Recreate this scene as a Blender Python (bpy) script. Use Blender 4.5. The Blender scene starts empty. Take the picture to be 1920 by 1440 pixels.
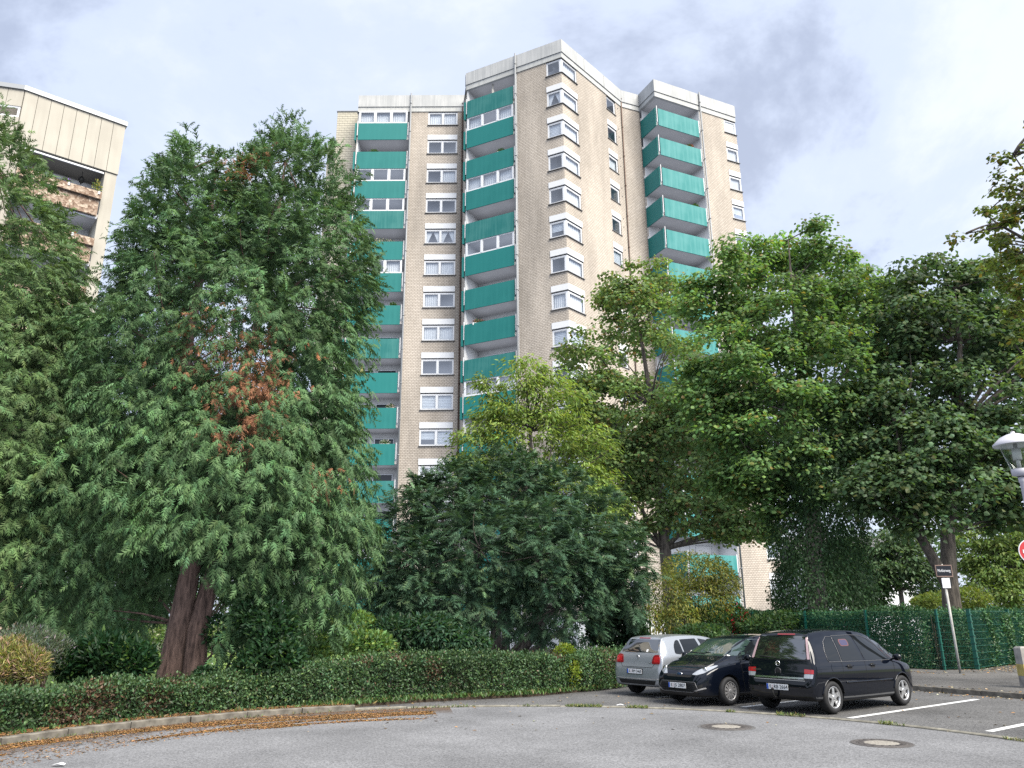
import bpy, bmesh, math, random
import numpy as np
from mathutils import Vector, Matrix
from mathutils.bvhtree import BVHTree
from mathutils.geometry import delaunay_2d_cdt

random.seed(7)
RNG = np.random.default_rng(11)
S = bpy.context.scene
COL = S.collection
R = math.radians

# ------------------------------------------------------------------ camera
EYE, FPX, PITCH, ROLL = 1.87, 1459.2, R(16.828), R(-0.3967)
cd = bpy.data.cameras.new('camera')
cam = bpy.data.objects.new('camera', cd)
COL.objects.link(cam)
cd.sensor_fit = 'HORIZONTAL'
cd.sensor_width = 36.0
cd.lens = FPX / 1920 * 36
cd.clip_end = 3000
cam.matrix_world = Matrix.Translation((0, 0, EYE)) @ Matrix.Rotation(R(90) + PITCH, 4, 'X') @ Matrix.Rotation(ROLL, 4, 'Z')
S.camera = cam

# ------------------------------------------------------------------ sky, sun, exposure
SUN_EL, SUN_AZ = R(50), R(140)      # azimuth clockwise from +Y: behind the camera, to its right
W = bpy.data.worlds.new('World')
S.world = W
W.use_nodes = True
wn, wl = W.node_tree.nodes, W.node_tree.links
wn.clear()


def wnode(t, **k):
    n = wn.new(t)
    for a, b in k.items():
        setattr(n, a, b)
    return n


wout = wnode('ShaderNodeOutputWorld')
wbg = wnode('ShaderNodeBackground')
sky = wnode('ShaderNodeTexSky', sky_type='NISHITA', sun_disc=False, sun_elevation=SUN_EL, sun_rotation=SUN_AZ,
            air_density=1.0, dust_density=2.0)
skym = wnode('ShaderNodeVectorMath', operation='SCALE')
skym.inputs['Scale'].default_value = 0.65
wl.new(sky.outputs[0], skym.inputs[0])
tc = wnode('ShaderNodeTexCoord')
sep = wnode('ShaderNodeSeparateXYZ')
wl.new(tc.outputs['Generated'], sep.inputs[0])
zz = wnode('ShaderNodeMath', operation='MAXIMUM')
zz.inputs[1].default_value = 0.0
wl.new(sep.outputs[2], zz.inputs[0])
za = wnode('ShaderNodeMath', operation='ADD')
za.inputs[1].default_value = 0.28
wl.new(zz.outputs[0], za.inputs[0])
px = wnode('ShaderNodeMath', operation='DIVIDE')
py = wnode('ShaderNodeMath', operation='DIVIDE')
wl.new(sep.outputs[0], px.inputs[0]); wl.new(za.outputs[0], px.inputs[1])
wl.new(sep.outputs[1], py.inputs[0]); wl.new(za.outputs[0], py.inputs[1])
cmb = wnode('ShaderNodeCombineXYZ')
wl.new(px.outputs[0], cmb.inputs[0]); wl.new(py.outputs[0], cmb.inputs[1])
cmb.inputs[2].default_value = 3.7
n1 = wnode('ShaderNodeTexNoise')
n1.inputs['Scale'].default_value = 1.9
n1.inputs['Detail'].default_value = 7
n1.inputs['Roughness'].default_value = 0.6
n1.inputs['Distortion'].default_value = 0.25
wl.new(cmb.outputs[0], n1.inputs['Vector'])
r1 = wnode('ShaderNodeValToRGB')
r1.color_ramp.interpolation = 'EASE'
e = r1.color_ramp.elements
e[0].position, e[0].color = 0.38, (0.98, 1.10, 1.40, 1)
e[1].position, e[1].color = 0.64, (1.80, 1.90, 2.12, 1)
m_ = e.new(0.5); m_.color = (1.46, 1.62, 1.97, 1)
wl.new(n1.outputs[0], r1.inputs[0])
# cover: mostly closed cloud with thin bluish places
n2 = wnode('ShaderNodeTexNoise')
n2.inputs['Scale'].default_value = 1.1
n2.inputs['Detail'].default_value = 5
wl.new(cmb.outputs[0], n2.inputs['Vector'])
r2 = wnode('ShaderNodeMapRange')
r2.inputs[1].default_value, r2.inputs[2].default_value = 0.3, 0.62
r2.inputs[3].default_value, r2.inputs[4].default_value = 1.0, 0.88
wl.new(n2.outputs[0], r2.inputs[0])
mx = wnode('ShaderNodeMix', data_type='RGBA')
wl.new(r2.outputs[0], mx.inputs[0])
wl.new(skym.outputs[0], mx.inputs[6])
wl.new(r1.outputs[0], mx.inputs[7])
# below the horizon: added fill like ground bounce, raised to lighten soffits and undersides
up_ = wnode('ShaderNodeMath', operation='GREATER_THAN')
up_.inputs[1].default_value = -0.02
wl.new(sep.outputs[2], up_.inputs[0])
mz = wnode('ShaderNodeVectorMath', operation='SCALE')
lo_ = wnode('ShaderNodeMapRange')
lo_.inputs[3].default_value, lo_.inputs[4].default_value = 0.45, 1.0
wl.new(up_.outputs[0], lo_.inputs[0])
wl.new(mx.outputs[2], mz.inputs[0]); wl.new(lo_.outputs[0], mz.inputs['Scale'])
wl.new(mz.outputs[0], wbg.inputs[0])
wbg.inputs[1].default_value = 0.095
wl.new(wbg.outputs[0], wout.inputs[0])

sd = bpy.data.lights.new('sun', 'SUN')
sd.energy = 1.3
sd.angle = R(40)
sd.color = (1.0, 0.95, 0.86)
sun = bpy.data.objects.new('sun', sd)
COL.objects.link(sun)
sdir = Vector((math.sin(SUN_AZ) * math.cos(SUN_EL), math.cos(SUN_AZ) * math.cos(SUN_EL), math.sin(SUN_EL)))
sun.rotation_euler = sdir.to_track_quat('Z', 'Y').to_euler()
sun.location = (30, -30, 60)

S.view_settings.view_transform = 'Standard'
S.view_settings.look = 'None'
S.view_settings.exposure = 2.55
S.view_settings.gamma = 1.0
S.view_settings.use_curve_mapping = False
S.cycles.max_bounces = 8
S.cycles.diffuse_bounces = 5
S.cycles.glossy_bounces = 3
S.cycles.transmission_bounces = 6
S.cycles.transparent_max_bounces = 8
S.cycles.caustics_reflective = False
S.cycles.caustics_refractive = False
S.cycles.use_fast_gi = True
S.cycles.fast_gi_method = 'REPLACE'
S.cycles.ao_bounces_render = 1
S.cycles.ao_bounces = 1
W.light_settings.distance = 1.2
S.cycles.use_adaptive_sampling = False
W.light_settings.ao_factor = 1.0
S.cycles.use_denoising = False
S.cycles.denoiser = 'OPENIMAGEDENOISE'
S.cycles.denoising_input_passes = 'RGB_ALBEDO_NORMAL'
S.cycles.denoising_prefilter = 'ACCURATE'


# near things are laid out for an eye height of 1.65 and brought to true size at the end (NEAR)
CAM_H = 1.65
NEAR = EYE / CAM_H


def ray(x, y):
    a, b = x - 960, y - 720
    c, s = math.cos(ROLL), math.sin(ROLL)
    a, b = c * a + s * b, -s * a + c * b
    u, v = a / FPX, -b / FPX
    return Vector((u, math.cos(PITCH) - v * math.sin(PITCH), math.sin(PITCH) + v * math.cos(PITCH)))


def at(x, y, Y):
    """point of the place seen at a photo position, at distance Y"""
    d = ray(x, y)
    return d * (Y / d.y) + Vector((0, 0, CAM_H))


def ground_at(x, y, z=0.0):
    d = ray(x, y)
    return d * ((z - CAM_H) / d.z) + Vector((0, 0, CAM_H))


# ------------------------------------------------------------------ helpers
def tag(o, label=None, cat=None, group=None, kind=None):
    if label: o['label'] = label
    if cat: o['category'] = cat
    if group: o['group'] = group
    if kind: o['kind'] = kind
    return o


def empty(name, loc=(0, 0, 0), rz=0.0):
    o = bpy.data.objects.new(name, None)
    o.location = loc
    o.rotation_euler = (0, 0, rz)
    o.empty_display_size = 0.2
    COL.objects.link(o)
    return o


def link(name, me, parent=None, loc=None, rz=None):
    o = bpy.data.objects.new(name, me)
    COL.objects.link(o)
    if parent is not None: o.parent = parent
    if loc is not None: o.location = loc
    if rz is not None: o.rotation_euler = (0, 0, rz)
    return o


class MB:
    """collects faces; build() makes one mesh object"""
    def __init__(s):
        s.v, s.f, s.m, s.uv, s.sm = [], [], [], [], []
        s.mats = []
        s.cur = 0
        s.smooth = False

    def mat(s, m):
        if m not in s.mats: s.mats.append(m)
        s.cur = s.mats.index(m)
        return s

    def face(s, pts, uv=None, smooth=None):
        i = len(s.v)
        s.v += [tuple(p) for p in pts]
        s.f.append(tuple(range(i, i + len(pts))))
        s.m.append(s.cur)
        s.uv.append(uv)
        s.sm.append(s.smooth if smooth is None else smooth)

    def box(s, a, b, fn=None):
        x0, y0, z0 = a
        x1, y1, z1 = b
        c = [(x0, y0, z0), (x1, y0, z0), (x1, y1, z0), (x0, y1, z0), (x0, y0, z1), (x1, y0, z1), (x1, y1, z1), (x0, y1, z1)]
        if fn: c = [fn(*p) for p in c]
        s.hexa(c)

    def hexa(s, c):
        i = len(s.v)
        s.v += [tuple(p) for p in c]
        for q in ((3, 2, 1, 0), (4, 5, 6, 7), (0, 1, 5, 4), (1, 2, 6, 5), (2, 3, 7, 6), (3, 0, 4, 7)):
            s.f.append(tuple(i + k for k in q))
            s.m.append(s.cur); s.uv.append(None); s.sm.append(False)

    def tube(s, pts, rad, n=6, cap=True):
        pts = [Vector(p) for p in pts]
        if not hasattr(rad, '__len__'): rad = [rad] * len(pts)
        i0 = len(s.v)
        prev = None
        for k, p in enumerate(pts):
            d = (pts[min(k + 1, len(pts) - 1)] - pts[max(k - 1, 0)])
            if d.length < 1e-9: d = Vector((0, 0, 1))
            d.normalize()
            if prev is None:
                a = d.cross(Vector((0, 0, 1)) if abs(d.z) < .9 else Vector((1, 0, 0))).normalized()
            else:
                a = (prev - d * prev.dot(d)).normalized()
            prev = a
            b = d.cross(a)
            for j in range(n):
                t = 2 * math.pi * j / n
                s.v.append(tuple(p + (a * math.cos(t) + b * math.sin(t)) * rad[k]))
        for k in range(len(pts) - 1):
            for j in range(n):
                q = (i0 + k * n + j, i0 + k * n + (j + 1) % n, i0 + (k + 1) * n + (j + 1) % n, i0 + (k + 1) * n + j)
                s.f.append(q); s.m.append(s.cur); s.uv.append(None); s.sm.append(True)
        if cap:
            s.f.append(tuple(i0 + n - 1 - j for j in range(n))); s.m.append(s.cur); s.uv.append(None); s.sm.append(False)
            e0 = i0 + (len(pts) - 1) * n
            s.f.append(tuple(e0 + j for j in range(n))); s.m.append(s.cur); s.uv.append(None); s.sm.append(False)

    def lathe(s, prof, n=20, fn=None, smooth=True):
        """profile of (r, z) about the z axis; fn maps the points"""
        i0 = len(s.v)
        for r_, z_ in prof:
            for j in range(n):
                t = 2 * math.pi * j / n
                p = (r_ * math.cos(t), r_ * math.sin(t), z_)
                s.v.append(tuple(fn(*p)) if fn else p)
        for k in range(len(prof) - 1):
            for j in range(n):
                s.f.append((i0 + k * n + j, i0 + k * n + (j + 1) % n, i0 + (k + 1) * n + (j + 1) % n, i0 + (k + 1) * n + j))
                s.m.append(s.cur); s.uv.append(None); s.sm.append(smooth)

    def poly(s, pts, z0, z1):
        """vertical prism on a plan polygon (counter-clockwise)"""
        n = len(pts)
        s.face([(p[0], p[1], z1) for p in pts])
        s.face([(p[0], p[1], z0) for p in reversed(pts)])
        for k in range(n):
            a, b = pts[k], pts[(k + 1) % n]
            s.face([(a[0], a[1], z0), (b[0], b[1], z0), (b[0], b[1], z1), (a[0], a[1], z1)])

    def mesh(s, name, off=(0, 0, 0)):
        me = bpy.data.meshes.new(name)
        v = [(p[0] - off[0], p[1] - off[1], p[2] - off[2]) for p in s.v]
        me.from_pydata(v, [], s.f)
        for m in s.mats: me.materials.append(m)
        me.polygons.foreach_set('material_index', s.m)
        me.polygons.foreach_set('use_smooth', s.sm)
        if any(u is not None for u in s.uv):
            ul = me.uv_layers.new(name='UVMap')
            flat = []
            for f, u in zip(s.f, s.uv):
                for k in range(len(f)):
                    flat += list(u[k]) if u is not None else [0, 0]
            ul.data.foreach_set('uv', flat)
        me.update()
        return me

    def build(s, name, parent=None, off=(0, 0, 0), loc=None, rz=None):
        return link(name, s.mesh(name, off), parent, loc, rz)


# ------------------------------------------------------------------ materials
def newmat(name):
    m = bpy.data.materials.new(name)
    m.use_nodes = True
    nt = m.node_tree
    b = nt.nodes['Principled BSDF']
    return m, nt.nodes, nt.links, b


def noise(nodes, links, scale, detail=3, vec=None, rough=.5):
    n = nodes.new('ShaderNodeTexNoise')
    n.inputs['Scale'].default_value = scale
    n.inputs['Detail'].default_value = detail
    n.inputs['Roughness'].default_value = rough
    if vec is not None: links.new(vec, n.inputs['Vector'])
    return n


def ramp(nodes, links, src, stops):
    r = nodes.new('ShaderNodeValToRGB')
    el = r.color_ramp.elements
    while len(el) < len(stops): el.new(.5)
    for q, (p, c) in zip(el, stops):
        q.position = p
        q.color = (*c, 1) if len(c) == 3 else c
    links.new(src, r.inputs[0])
    return r


def bump(nodes, links, b, src, strength, dist=.01):
    n = nodes.new('ShaderNodeBump')
    n.inputs['Strength'].default_value = strength
    n.inputs['Distance'].default_value = dist
    links.new(src, n.inputs['Height'])
    links.new(n.outputs[0], b.inputs['Normal'])


def plain(name, col, rough=.5, metal=0.0, spec=.5, var=.0, vscale=6, coat=0.0):
    m, n, l, b = newmat(name)
    b.inputs['Base Color'].default_value = (*col, 1)
    b.inputs['Roughness'].default_value = rough
    b.inputs['Metallic'].default_value = metal
    b.inputs['Specular IOR Level'].default_value = spec
    if coat: b.inputs['Coat Weight'].default_value = coat; b.inputs['Coat Roughness'].default_value = .03
    if var:
        tcn = n.new('ShaderNodeTexCoord')
        ns = noise(n, l, vscale, 4, tcn.outputs['Object'])
        lo = tuple(c * (1 - var) for c in col); hi = tuple(min(1, c * (1 + var)) for c in col)
        rp = ramp(n, l, ns.outputs[0], [(.3, lo), (.7, hi)])
        l.new(rp.outputs[0], b.inputs['Base Color'])
    return m


def streaky(name, col, dirt, rough=.7, sx=9., amount=.35):
    """painted or cast panels with faint vertical run-off streaks"""
    m, n, l, b = newmat(name)
    b.inputs['Roughness'].default_value = rough
    tcn = n.new('ShaderNodeTexCoord')
    mp = n.new('ShaderNodeMapping')
    mp.inputs['Scale'].default_value = (sx, sx, .35)
    l.new(tcn.outputs['Object'], mp.inputs[0])
    a = noise(n, l, 1.0, 4, mp.outputs[0])
    c2 = noise(n, l, .7, 5, tcn.outputs['Object'])
    mul = n.new('ShaderNodeMath'); mul.operation = 'MULTIPLY'
    l.new(a.outputs[0], mul.inputs[0]); l.new(c2.outputs[0], mul.inputs[1])
    rp = ramp(n, l, mul.outputs[0], [(.16, tuple(c * (1 - amount) + d * amount for c, d in zip(col, dirt))), (.36, col)])
    l.new(rp.outputs[0], b.inputs['Base Color'])
    f = noise(n, l, 40, 3, tcn.outputs['Object'])
    bump(n, l, b, f.outputs[0], .12)
    return m


def brickmat(name, c1, c2, mortar, bw=.25, bh=.125, ms=.016, dirt=.35):
    m, n, l, b = newmat(name)
    b.inputs['Roughness'].default_value = .85
    uv = n.new('ShaderNodeUVMap')
    br = n.new('ShaderNodeTexBrick')
    br.inputs['Color1'].default_value = (*c1, 1)
    br.inputs['Color2'].default_value = (*c2, 1)
    br.inputs['Mortar'].default_value = (*mortar, 1)
    br.inputs['Scale'].default_value = 1
    br.inputs['Brick Width'].default_value = bw
    br.inputs['Row Height'].default_value = bh
    br.inputs['Mortar Size'].default_value = ms
    br.inputs['Mortar Smooth'].default_value = .15
    br.inputs['Bias'].default_value = 0
    l.new(uv.outputs[0], br.inputs['Vector'])
    tcn = n.new('ShaderNodeTexCoord')
    mp = n.new('ShaderNodeMapping')
    mp.inputs['Scale'].default_value = (.5, .5, .12)
    l.new(tcn.outputs['Object'], mp.inputs[0])
    st = noise(n, l, 1.0, 6, mp.outputs[0], .6)
    rp = ramp(n, l, st.outputs[0], [(.3, (1 - dirt,) * 3), (.62, (1.06,) * 3)])
    mxx = n.new('ShaderNodeMix'); mxx.data_type = 'RGBA'; mxx.blend_type = 'MULTIPLY'
    mxx.inputs[0].default_value = 1
    l.new(br.outputs[0], mxx.inputs[6]); l.new(rp.outputs[0], mxx.inputs[7])
    l.new(mxx.outputs[2], b.inputs['Base Color'])
    inv = n.new('ShaderNodeMath'); inv.operation = 'SUBTRACT'; inv.inputs[0].default_value = 1
    l.new(br.outputs['Fac'], inv.inputs[1])
    bump(n, l, b, inv.outputs[0], .5, .008)
    return m


def glassmat(name, tint, refl=1.6):
    m, n, l, b = newmat(name)
    n.remove(b)
    o = n['Material Output']
    tr = n.new('ShaderNodeBsdfTransparent'); tr.inputs[0].default_value = (*tint, 1)
    gl = n.new('ShaderNodeBsdfGlossy'); gl.inputs['Roughness'].default_value = .015
    gl.inputs[0].default_value = (.95, .97, 1, 1)
    lw = n.new('ShaderNodeLayerWeight'); lw.inputs[0].default_value = .5
    pw = n.new('ShaderNodeMath'); pw.operation = 'POWER'; pw.inputs[1].default_value = 4
    l.new(lw.outputs['Facing'], pw.inputs[0])
    mu = n.new('ShaderNodeMath'); mu.operation = 'MULTIPLY_ADD'; mu.inputs[1].default_value = .9; mu.inputs[2].default_value = .05 * refl; mu.use_clamp = True
    l.new(pw.outputs[0], mu.inputs[0])
    tcn = n.new('ShaderNodeTexCoord')
    ns = noise(n, l, 1.3, 2, tcn.outputs['Object'])
    bp = n.new('ShaderNodeBump'); bp.inputs['Strength'].default_value = .05; bp.inputs['Distance'].default_value = .02
    l.new(ns.outputs[0], bp.inputs['Height']); l.new(bp.outputs[0], gl.inputs['Normal'])
    mi = n.new('ShaderNodeMixShader')
    l.new(mu.outputs[0], mi.inputs[0]); l.new(tr.outputs[0], mi.inputs[1]); l.new(gl.outputs[0], mi.inputs[2])
    l.new(mi.outputs[0], o.inputs[0])
    return m


def leafmat(name, trans=.25, rough=.5, spec=.3):
    m, n, l, b = newmat(name)
    at_ = n.new('ShaderNodeAttribute'); at_.attribute_name = 'tint'
    b.inputs['Roughness'].default_value = rough
    b.inputs['Specular IOR Level'].default_value = spec
    l.new(at_.outputs['Color'], b.inputs['Base Color'])
    t = n.new('ShaderNodeBsdfTranslucent')
    hs = n.new('ShaderNodeMix'); hs.data_type = 'RGBA'; hs.blend_type = 'MULTIPLY'; hs.inputs[0].default_value = 1
    l.new(at_.outputs['Color'], hs.inputs[6]); hs.inputs[7].default_value = (1.5, 1.5, .7, 1)
    l.new(hs.outputs[2], t.inputs[0])
    mi = n.new('ShaderNodeMixShader'); mi.inputs[0].default_value = trans
    l.new(b.outputs[0], mi.inputs[1]); l.new(t.outputs[0], mi.inputs[2])
    l.new(mi.outputs[0], n['Material Output'].inputs[0])
    return m


def asphalt(name, dark, light, grain=90, patch=.25, crack=False):
    m, n, l, b = newmat(name)
    b.inputs['Roughness'].default_value = .9
    b.inputs['Specular IOR Level'].default_value = .25
    tcn = n.new('ShaderNodeTexCoord')
    g = n.new('ShaderNodeTexVoronoi'); g.inputs['Scale'].default_value = grain
    l.new(tcn.outputs['Object'], g.inputs['Vector'])
    sp = n.new('ShaderNodeSeparateColor')
    l.new(g.outputs['Color'], sp.inputs[0])
    g2 = noise(n, l, grain * .33, 2, tcn.outputs['Object'])
    ad = n.new('ShaderNodeMath'); ad.operation = 'ADD'
    l.new(sp.outputs[0], ad.inputs[0]); l.new(g2.outputs[0], ad.inputs[1])
    hf = n.new('ShaderNodeMath'); hf.operation = 'MULTIPLY'; hf.inputs[1].default_value = .5
    l.new(ad.outputs[0], hf.inputs[0])
    rp = ramp(n, l, hf.outputs[0], [(.18, dark), (.82, light)])
    pn = noise(n, l, .55, 6, tcn.outputs['Object'], .6)
    pr = ramp(n, l, pn.outputs[0], [(.32, (1 - patch,) * 3), (.66, (1.05,) * 3)])
    mxx = n.new('ShaderNodeMix'); mxx.data_type = 'RGBA'; mxx.blend_type = 'MULTIPLY'; mxx.inputs[0].default_value = 1
    l.new(rp.outputs[0], mxx.inputs[6]); l.new(pr.outputs[0], mxx.inputs[7])
    l.new(mxx.outputs[2], b.inputs['Base Color'])
    bump(n, l, b, hf.outputs[0], .5, .01)
    return m


def ground_mat(name, stops, scale, fine=30):
    m, n, l, b = newmat(name)
    b.inputs['Roughness'].default_value = .95
    tcn = n.new('ShaderNodeTexCoord')
    a = noise(n, l, scale, 6, tcn.outputs['Object'], .65)
    f = noise(n, l, fine, 4, tcn.outputs['Object'], .7)
    mm = n.new('ShaderNodeMath'); mm.operation = 'MULTIPLY_ADD'; mm.inputs[1].default_value = .5
    l.new(f.outputs[0], mm.inputs[0])
    h2 = n.new('ShaderNodeMath'); h2.operation = 'MULTIPLY'; h2.inputs[1].default_value = .5
    l.new(a.outputs[0], h2.inputs[0]); l.new(h2.outputs[0], mm.inputs[2])
    rp = ramp(n, l, mm.outputs[0], stops)
    l.new(rp.outputs[0], b.inputs['Base Color'])
    bump(n, l, b, f.outputs[0], .6, .03)
    return m


M = {}
M['brick'] = brickmat('buff brick', (.61, .54, .455), (.53, .465, .385), (.25, .21, .17), dirt=.34)
M['tile'] = plain('pale facade tile', (.50, .46, .36), .8, var=.14, vscale=3)
M['tileback'] = plain('tile joint', (.24, .21, .16), .9)
M['parapet'] = streaky('cast parapet concrete', (.54, .54, .52), (.32, .33, .33), .85, 8, .55)
M['band'] = streaky('pale lintel concrete', (.56, .56, .53), (.36, .36, .34), .85, 5, .5)
M['teal'] = streaky('teal balcony paint', (.002, .160, .147), (.015, .205, .186), .6, 5, .5)
M['teal2'] = streaky('newer teal paint', (.002, .172, .158), (.01, .20, .183), .55, 5, .4)
M['teal3'] = streaky('stained teal paint', (.004, .145, .135), (.05, .22, .20), .65, 7, .7)
M['tealfaded'] = streaky('sun-bleached teal paint', (.030, .225, .215), (.11, .33, .315), .7, 5, .6)
M['soffit'] = plain('balcony soffit', (.74, .71, .68), .9, var=.05, vscale=.8)
M['plaster'] = plain('white plaster', (.74, .73, .70), .9, var=.05)
M['pvc'] = plain('white window plastic', (.80, .81, .82), .35)
M['shutter'] = plain('white roller box', (.78, .78, .77), .5, var=.03)
M['sill'] = plain('slate sill', (.16, .155, .15), .6)
M['room'] = plain('dim room', (.34, .34, .35), .9)
M['glass'] = glassmat('window glass', (.90, .93, .95), 3.2)
M['net'] = plain('net curtain', (.86, .87, .90), .9, var=.12, vscale=14)
M['blind'] = plain('pale blind', (.78, .82, .88), .6, var=.05)
M['darkdoor'] = plain('dark balcony glazing', (.035, .04, .045), .08)
M['pipe'] = plain('zinc downpipe', (.26, .27, .28), .5, .4)
M['pipebrown'] = plain('brown downpipe', (.14, .09, .065), .6)
M['roofing'] = plain('roof felt', (.12, .12, .12), .9)
M['white'] = plain('white paint', (.78, .78, .76), .6, var=.05)
M['beige'] = streaky('beige facade panel', (.46, .43, .36), (.32, .29, .24), .8, 3, .4)
M['beigedark'] = plain('panel joint', (.20, .18, .15), .9)
M['metalgrey'] = plain('grey sheet metal', (.36, .37, .38), .45, .3)
M['road'] = asphalt('worn road asphalt', (.10, .10, .102), (.275, .275, .28), 66, .3)
M['lot'] = asphalt('dark lot asphalt', (.05, .049, .048), (.20, .196, .19), 66, .38)
M['walk'] = asphalt('pavement asphalt', (.05, .048, .045), (.20, .19, .175), 60, .45)
M['kerb'] = plain('kerb concrete', (.15, .135, .11), .95, var=.5, vscale=7)
M['kerbpale'] = plain('pale kerb concrete', (.20, .187, .15), .9, var=.5, vscale=6)
M['line'] = plain('road paint', (.66, .66, .64), .7, var=.16, vscale=9)
M['soil'] = ground_mat('soil', [(.3, (.035, .026, .018)), (.55, (.085, .062, .04)), (.75, (.15, .105, .06))], 1.2)
M['lawn'] = ground_mat('lawn', [(.3, (.13, .20, .04)), (.55, (.21, .31, .07)), (.75, (.32, .38, .13))], .9, 45)
M['field'] = ground_mat('far ground', [(.3, (.10, .13, .055)), (.7, (.20, .22, .12))], .3)
M['barkred'] = None
M['leaf'] = leafmat('broad leaf', .42, .5, .3)
M['needle'] = leafmat('conifer spray', .22, .6, .25)
M['hedgeleaf'] = leafmat('hedge leaf', .2, .45, .35)
M['litter'] = leafmat('dry litter', .05, .9, .1)
M['petal'] = leafmat('petal', .3, .7, .1)
M['iron'] = plain('cast iron', (.10, .09, .085), .7, .3, var=.3, vscale=20)
M['ironfill'] = asphalt('manhole concrete', (.18, .165, .14), (.38, .35, .30), 60, .2)
M['fence'] = plain('green fence coating', (.006, .085, .06), .4)
M['polegrey'] = plain('weathered pole', (.42, .41, .37), .6, var=.3, vscale=5)
M['black'] = plain('matt black plastic', (.012, .012, .013), .55)
M['signdark'] = plain('dark sign enamel', (.012, .014, .022), .35)
M['signwhite'] = plain('white sign enamel', (.80, .80, .80), .4)
M['rust'] = plain('rusted frame', (.22, .15, .12), .8, var=.3)
M['red'] = plain('red reflective sheet', (.60, .045, .05), .5)
M['lampgrey'] = plain('lamp enamel', (.50, .49, .53), .45)
M['lampglass'] = glassmat('lamp bowl', (.80, .82, .80), 1.3)
M['lampinner'] = plain('lamp reflector', (.72, .74, .70), .4)
M['poppost'] = plain('old concrete post', (.30, .28, .25), .9, var=.3)
M['yellow'] = plain('yellow cloth', (.62, .52, .17), .8)
M['cream'] = plain('cream cloth', (.66, .62, .54), .85)
M['reed'] = streaky('reed screen', (.22, .17, .11), (.08, .06, .04), .9, 26, .8)


def barkmat(name, a, b_, sc=7):
    m, n, l, b = newmat(name)
    b.inputs['Roughness'].default_value = .95
    tcn = n.new('ShaderNodeTexCoord')
    mp = n.new('ShaderNodeMapping'); mp.inputs['Scale'].default_value = (sc, sc, sc * .16)
    l.new(tcn.outputs['Object'], mp.inputs[0])
    ns = noise(n, l, 1.6, 6, mp.outputs[0], .65)
    rp = ramp(n, l, ns.outputs[0], [(.34, a), (.64, b_)])
    l.new(rp.outputs[0], b.inputs['Base Color'])
    bump(n, l, b, ns.outputs[0], .9, .06)
    return m


M['barkred'] = barkmat('stringy red bark', (.040, .024, .018), (.175, .112, .085), 9)
M['bark'] = barkmat('grey bark', (.030, .025, .02), (.13, .11, .085))
M['twig'] = plain('dry twig', (.085, .06, .045), .9)


def aggregate(name):
    m, n, l, b = newmat(name)
    b.inputs['Roughness'].default_value = .9
    tcn = n.new('ShaderNodeTexCoord')
    v = n.new('ShaderNodeTexVoronoi'); v.inputs['Scale'].default_value = 9
    l.new(tcn.outputs['Object'], v.inputs['Vector'])
    sp = n.new('ShaderNodeSeparateColor'); l.new(v.outputs['Color'], sp.inputs[0])
    rp = ramp(n, l, sp.outputs[0], [(0, (.16, .10, .065)), (.5, (.30, .21, .15)), (1, (.52, .43, .33))])
    l.new(rp.outputs[0], b.inputs['Base Color'])
    bump(n, l, b, v.outputs['Distance'], .8, .03)
    return m


M['aggregate'] = aggregate('exposed aggregate')

# ------------------------------------------------------------------ ground, road, lot, kerbs
CX, CY, CR = -0.2, 8.9, 7.65


def arc(a0, a1, n, r=CR):
    return [(CX + r * math.cos(R(a0 + (a1 - a0) * k / n)), CY + r * math.sin(R(a0 + (a1 - a0) * k / n))) for k in range(n + 1)]


def sheet(name, pts, z, mat, depth=None):
    b = MB().mat(mat)
    if depth:
        b.poly([(p[0], p[1]) for p in pts], z - depth, z)
    else:
        b.face([(p[0], p[1], z) for p in pts])
    o = b.build(name)
    bm_ = bmesh.new(); bm_.from_mesh(o.data); bmesh.ops.triangulate(bm_, faces=bm_.faces[:]); bm_.to_mesh(o.data); bm_.free()
    return tag(o, kind='structure')


sheet('ground', [(-900, -900), (900, -900), (900, 900), (-900, 900)], -.016, M['field'])
sheet('road', [(7.44, -60)] + arc(-2, 182, 60) + [(-7.85, -60)], 0.0, M['road'])
lot = sheet('parking_lot', [(-3.3, 15.6), (6.0, 9.0), (14.0, 8.0), (14.4, 10.6), (10.62, 17.38), (9.3, 19.69), (7.9, 22.1), (6.3, 24.8),
                            (4.5, 25.2), (3.3, 22.6), (2.45, 20.7), (.45, 18.85), (-1.85, 17.75), (-3.3, 16.9)], -.006, M['lot'])
garden = sheet('garden_soil', arc(216, 111, 30, CR + .15) + [(-3.45, 16.55), (-1.9, 17.62), (.4, 18.7), (2.4, 20.5), (3.2, 22.5), (4.4, 25.2),
               (6.3, 25.2), (8.0, 33.4), (12, 44), (-60, 44), (-60, 4)], .07, M['soil'], .09)
sheet('lawn', [(-30, 21.3), (-12, 20.5), (-5.5, 21), (-4, 26), (-6, 43), (-40, 43)], .078, M['lawn'])
sheet('garden_path', [(-30, 18.2), (-12.2, 18.6), (-9.6, 19.7), (-9.4, 20.6), (-30, 20.4)], .080, M['kerbpale'])
sheet('pavement', [(10.72, 17.45), (14.5, 10.7), (18.5, 10.7), (22, 31), (17.0, 27.9), (14.1, 25.3), (12.95, 25.05), (11.7, 27.1), (8.0, 33.3),
                   (6.35, 25.0), (8.0, 22.16), (9.4, 19.75)], .10, M['walk'], .115)

# painted bay lines (part of the lot)
def strip(a, b, w):
    a, b = Vector((*a, 0)), Vector((*b, 0))
    d = (b - a).normalized(); s_ = Vector((-d.y, d.x, 0)) * w / 2
    return [a - s_, b - s_, b + s_, a + s_]


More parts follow.
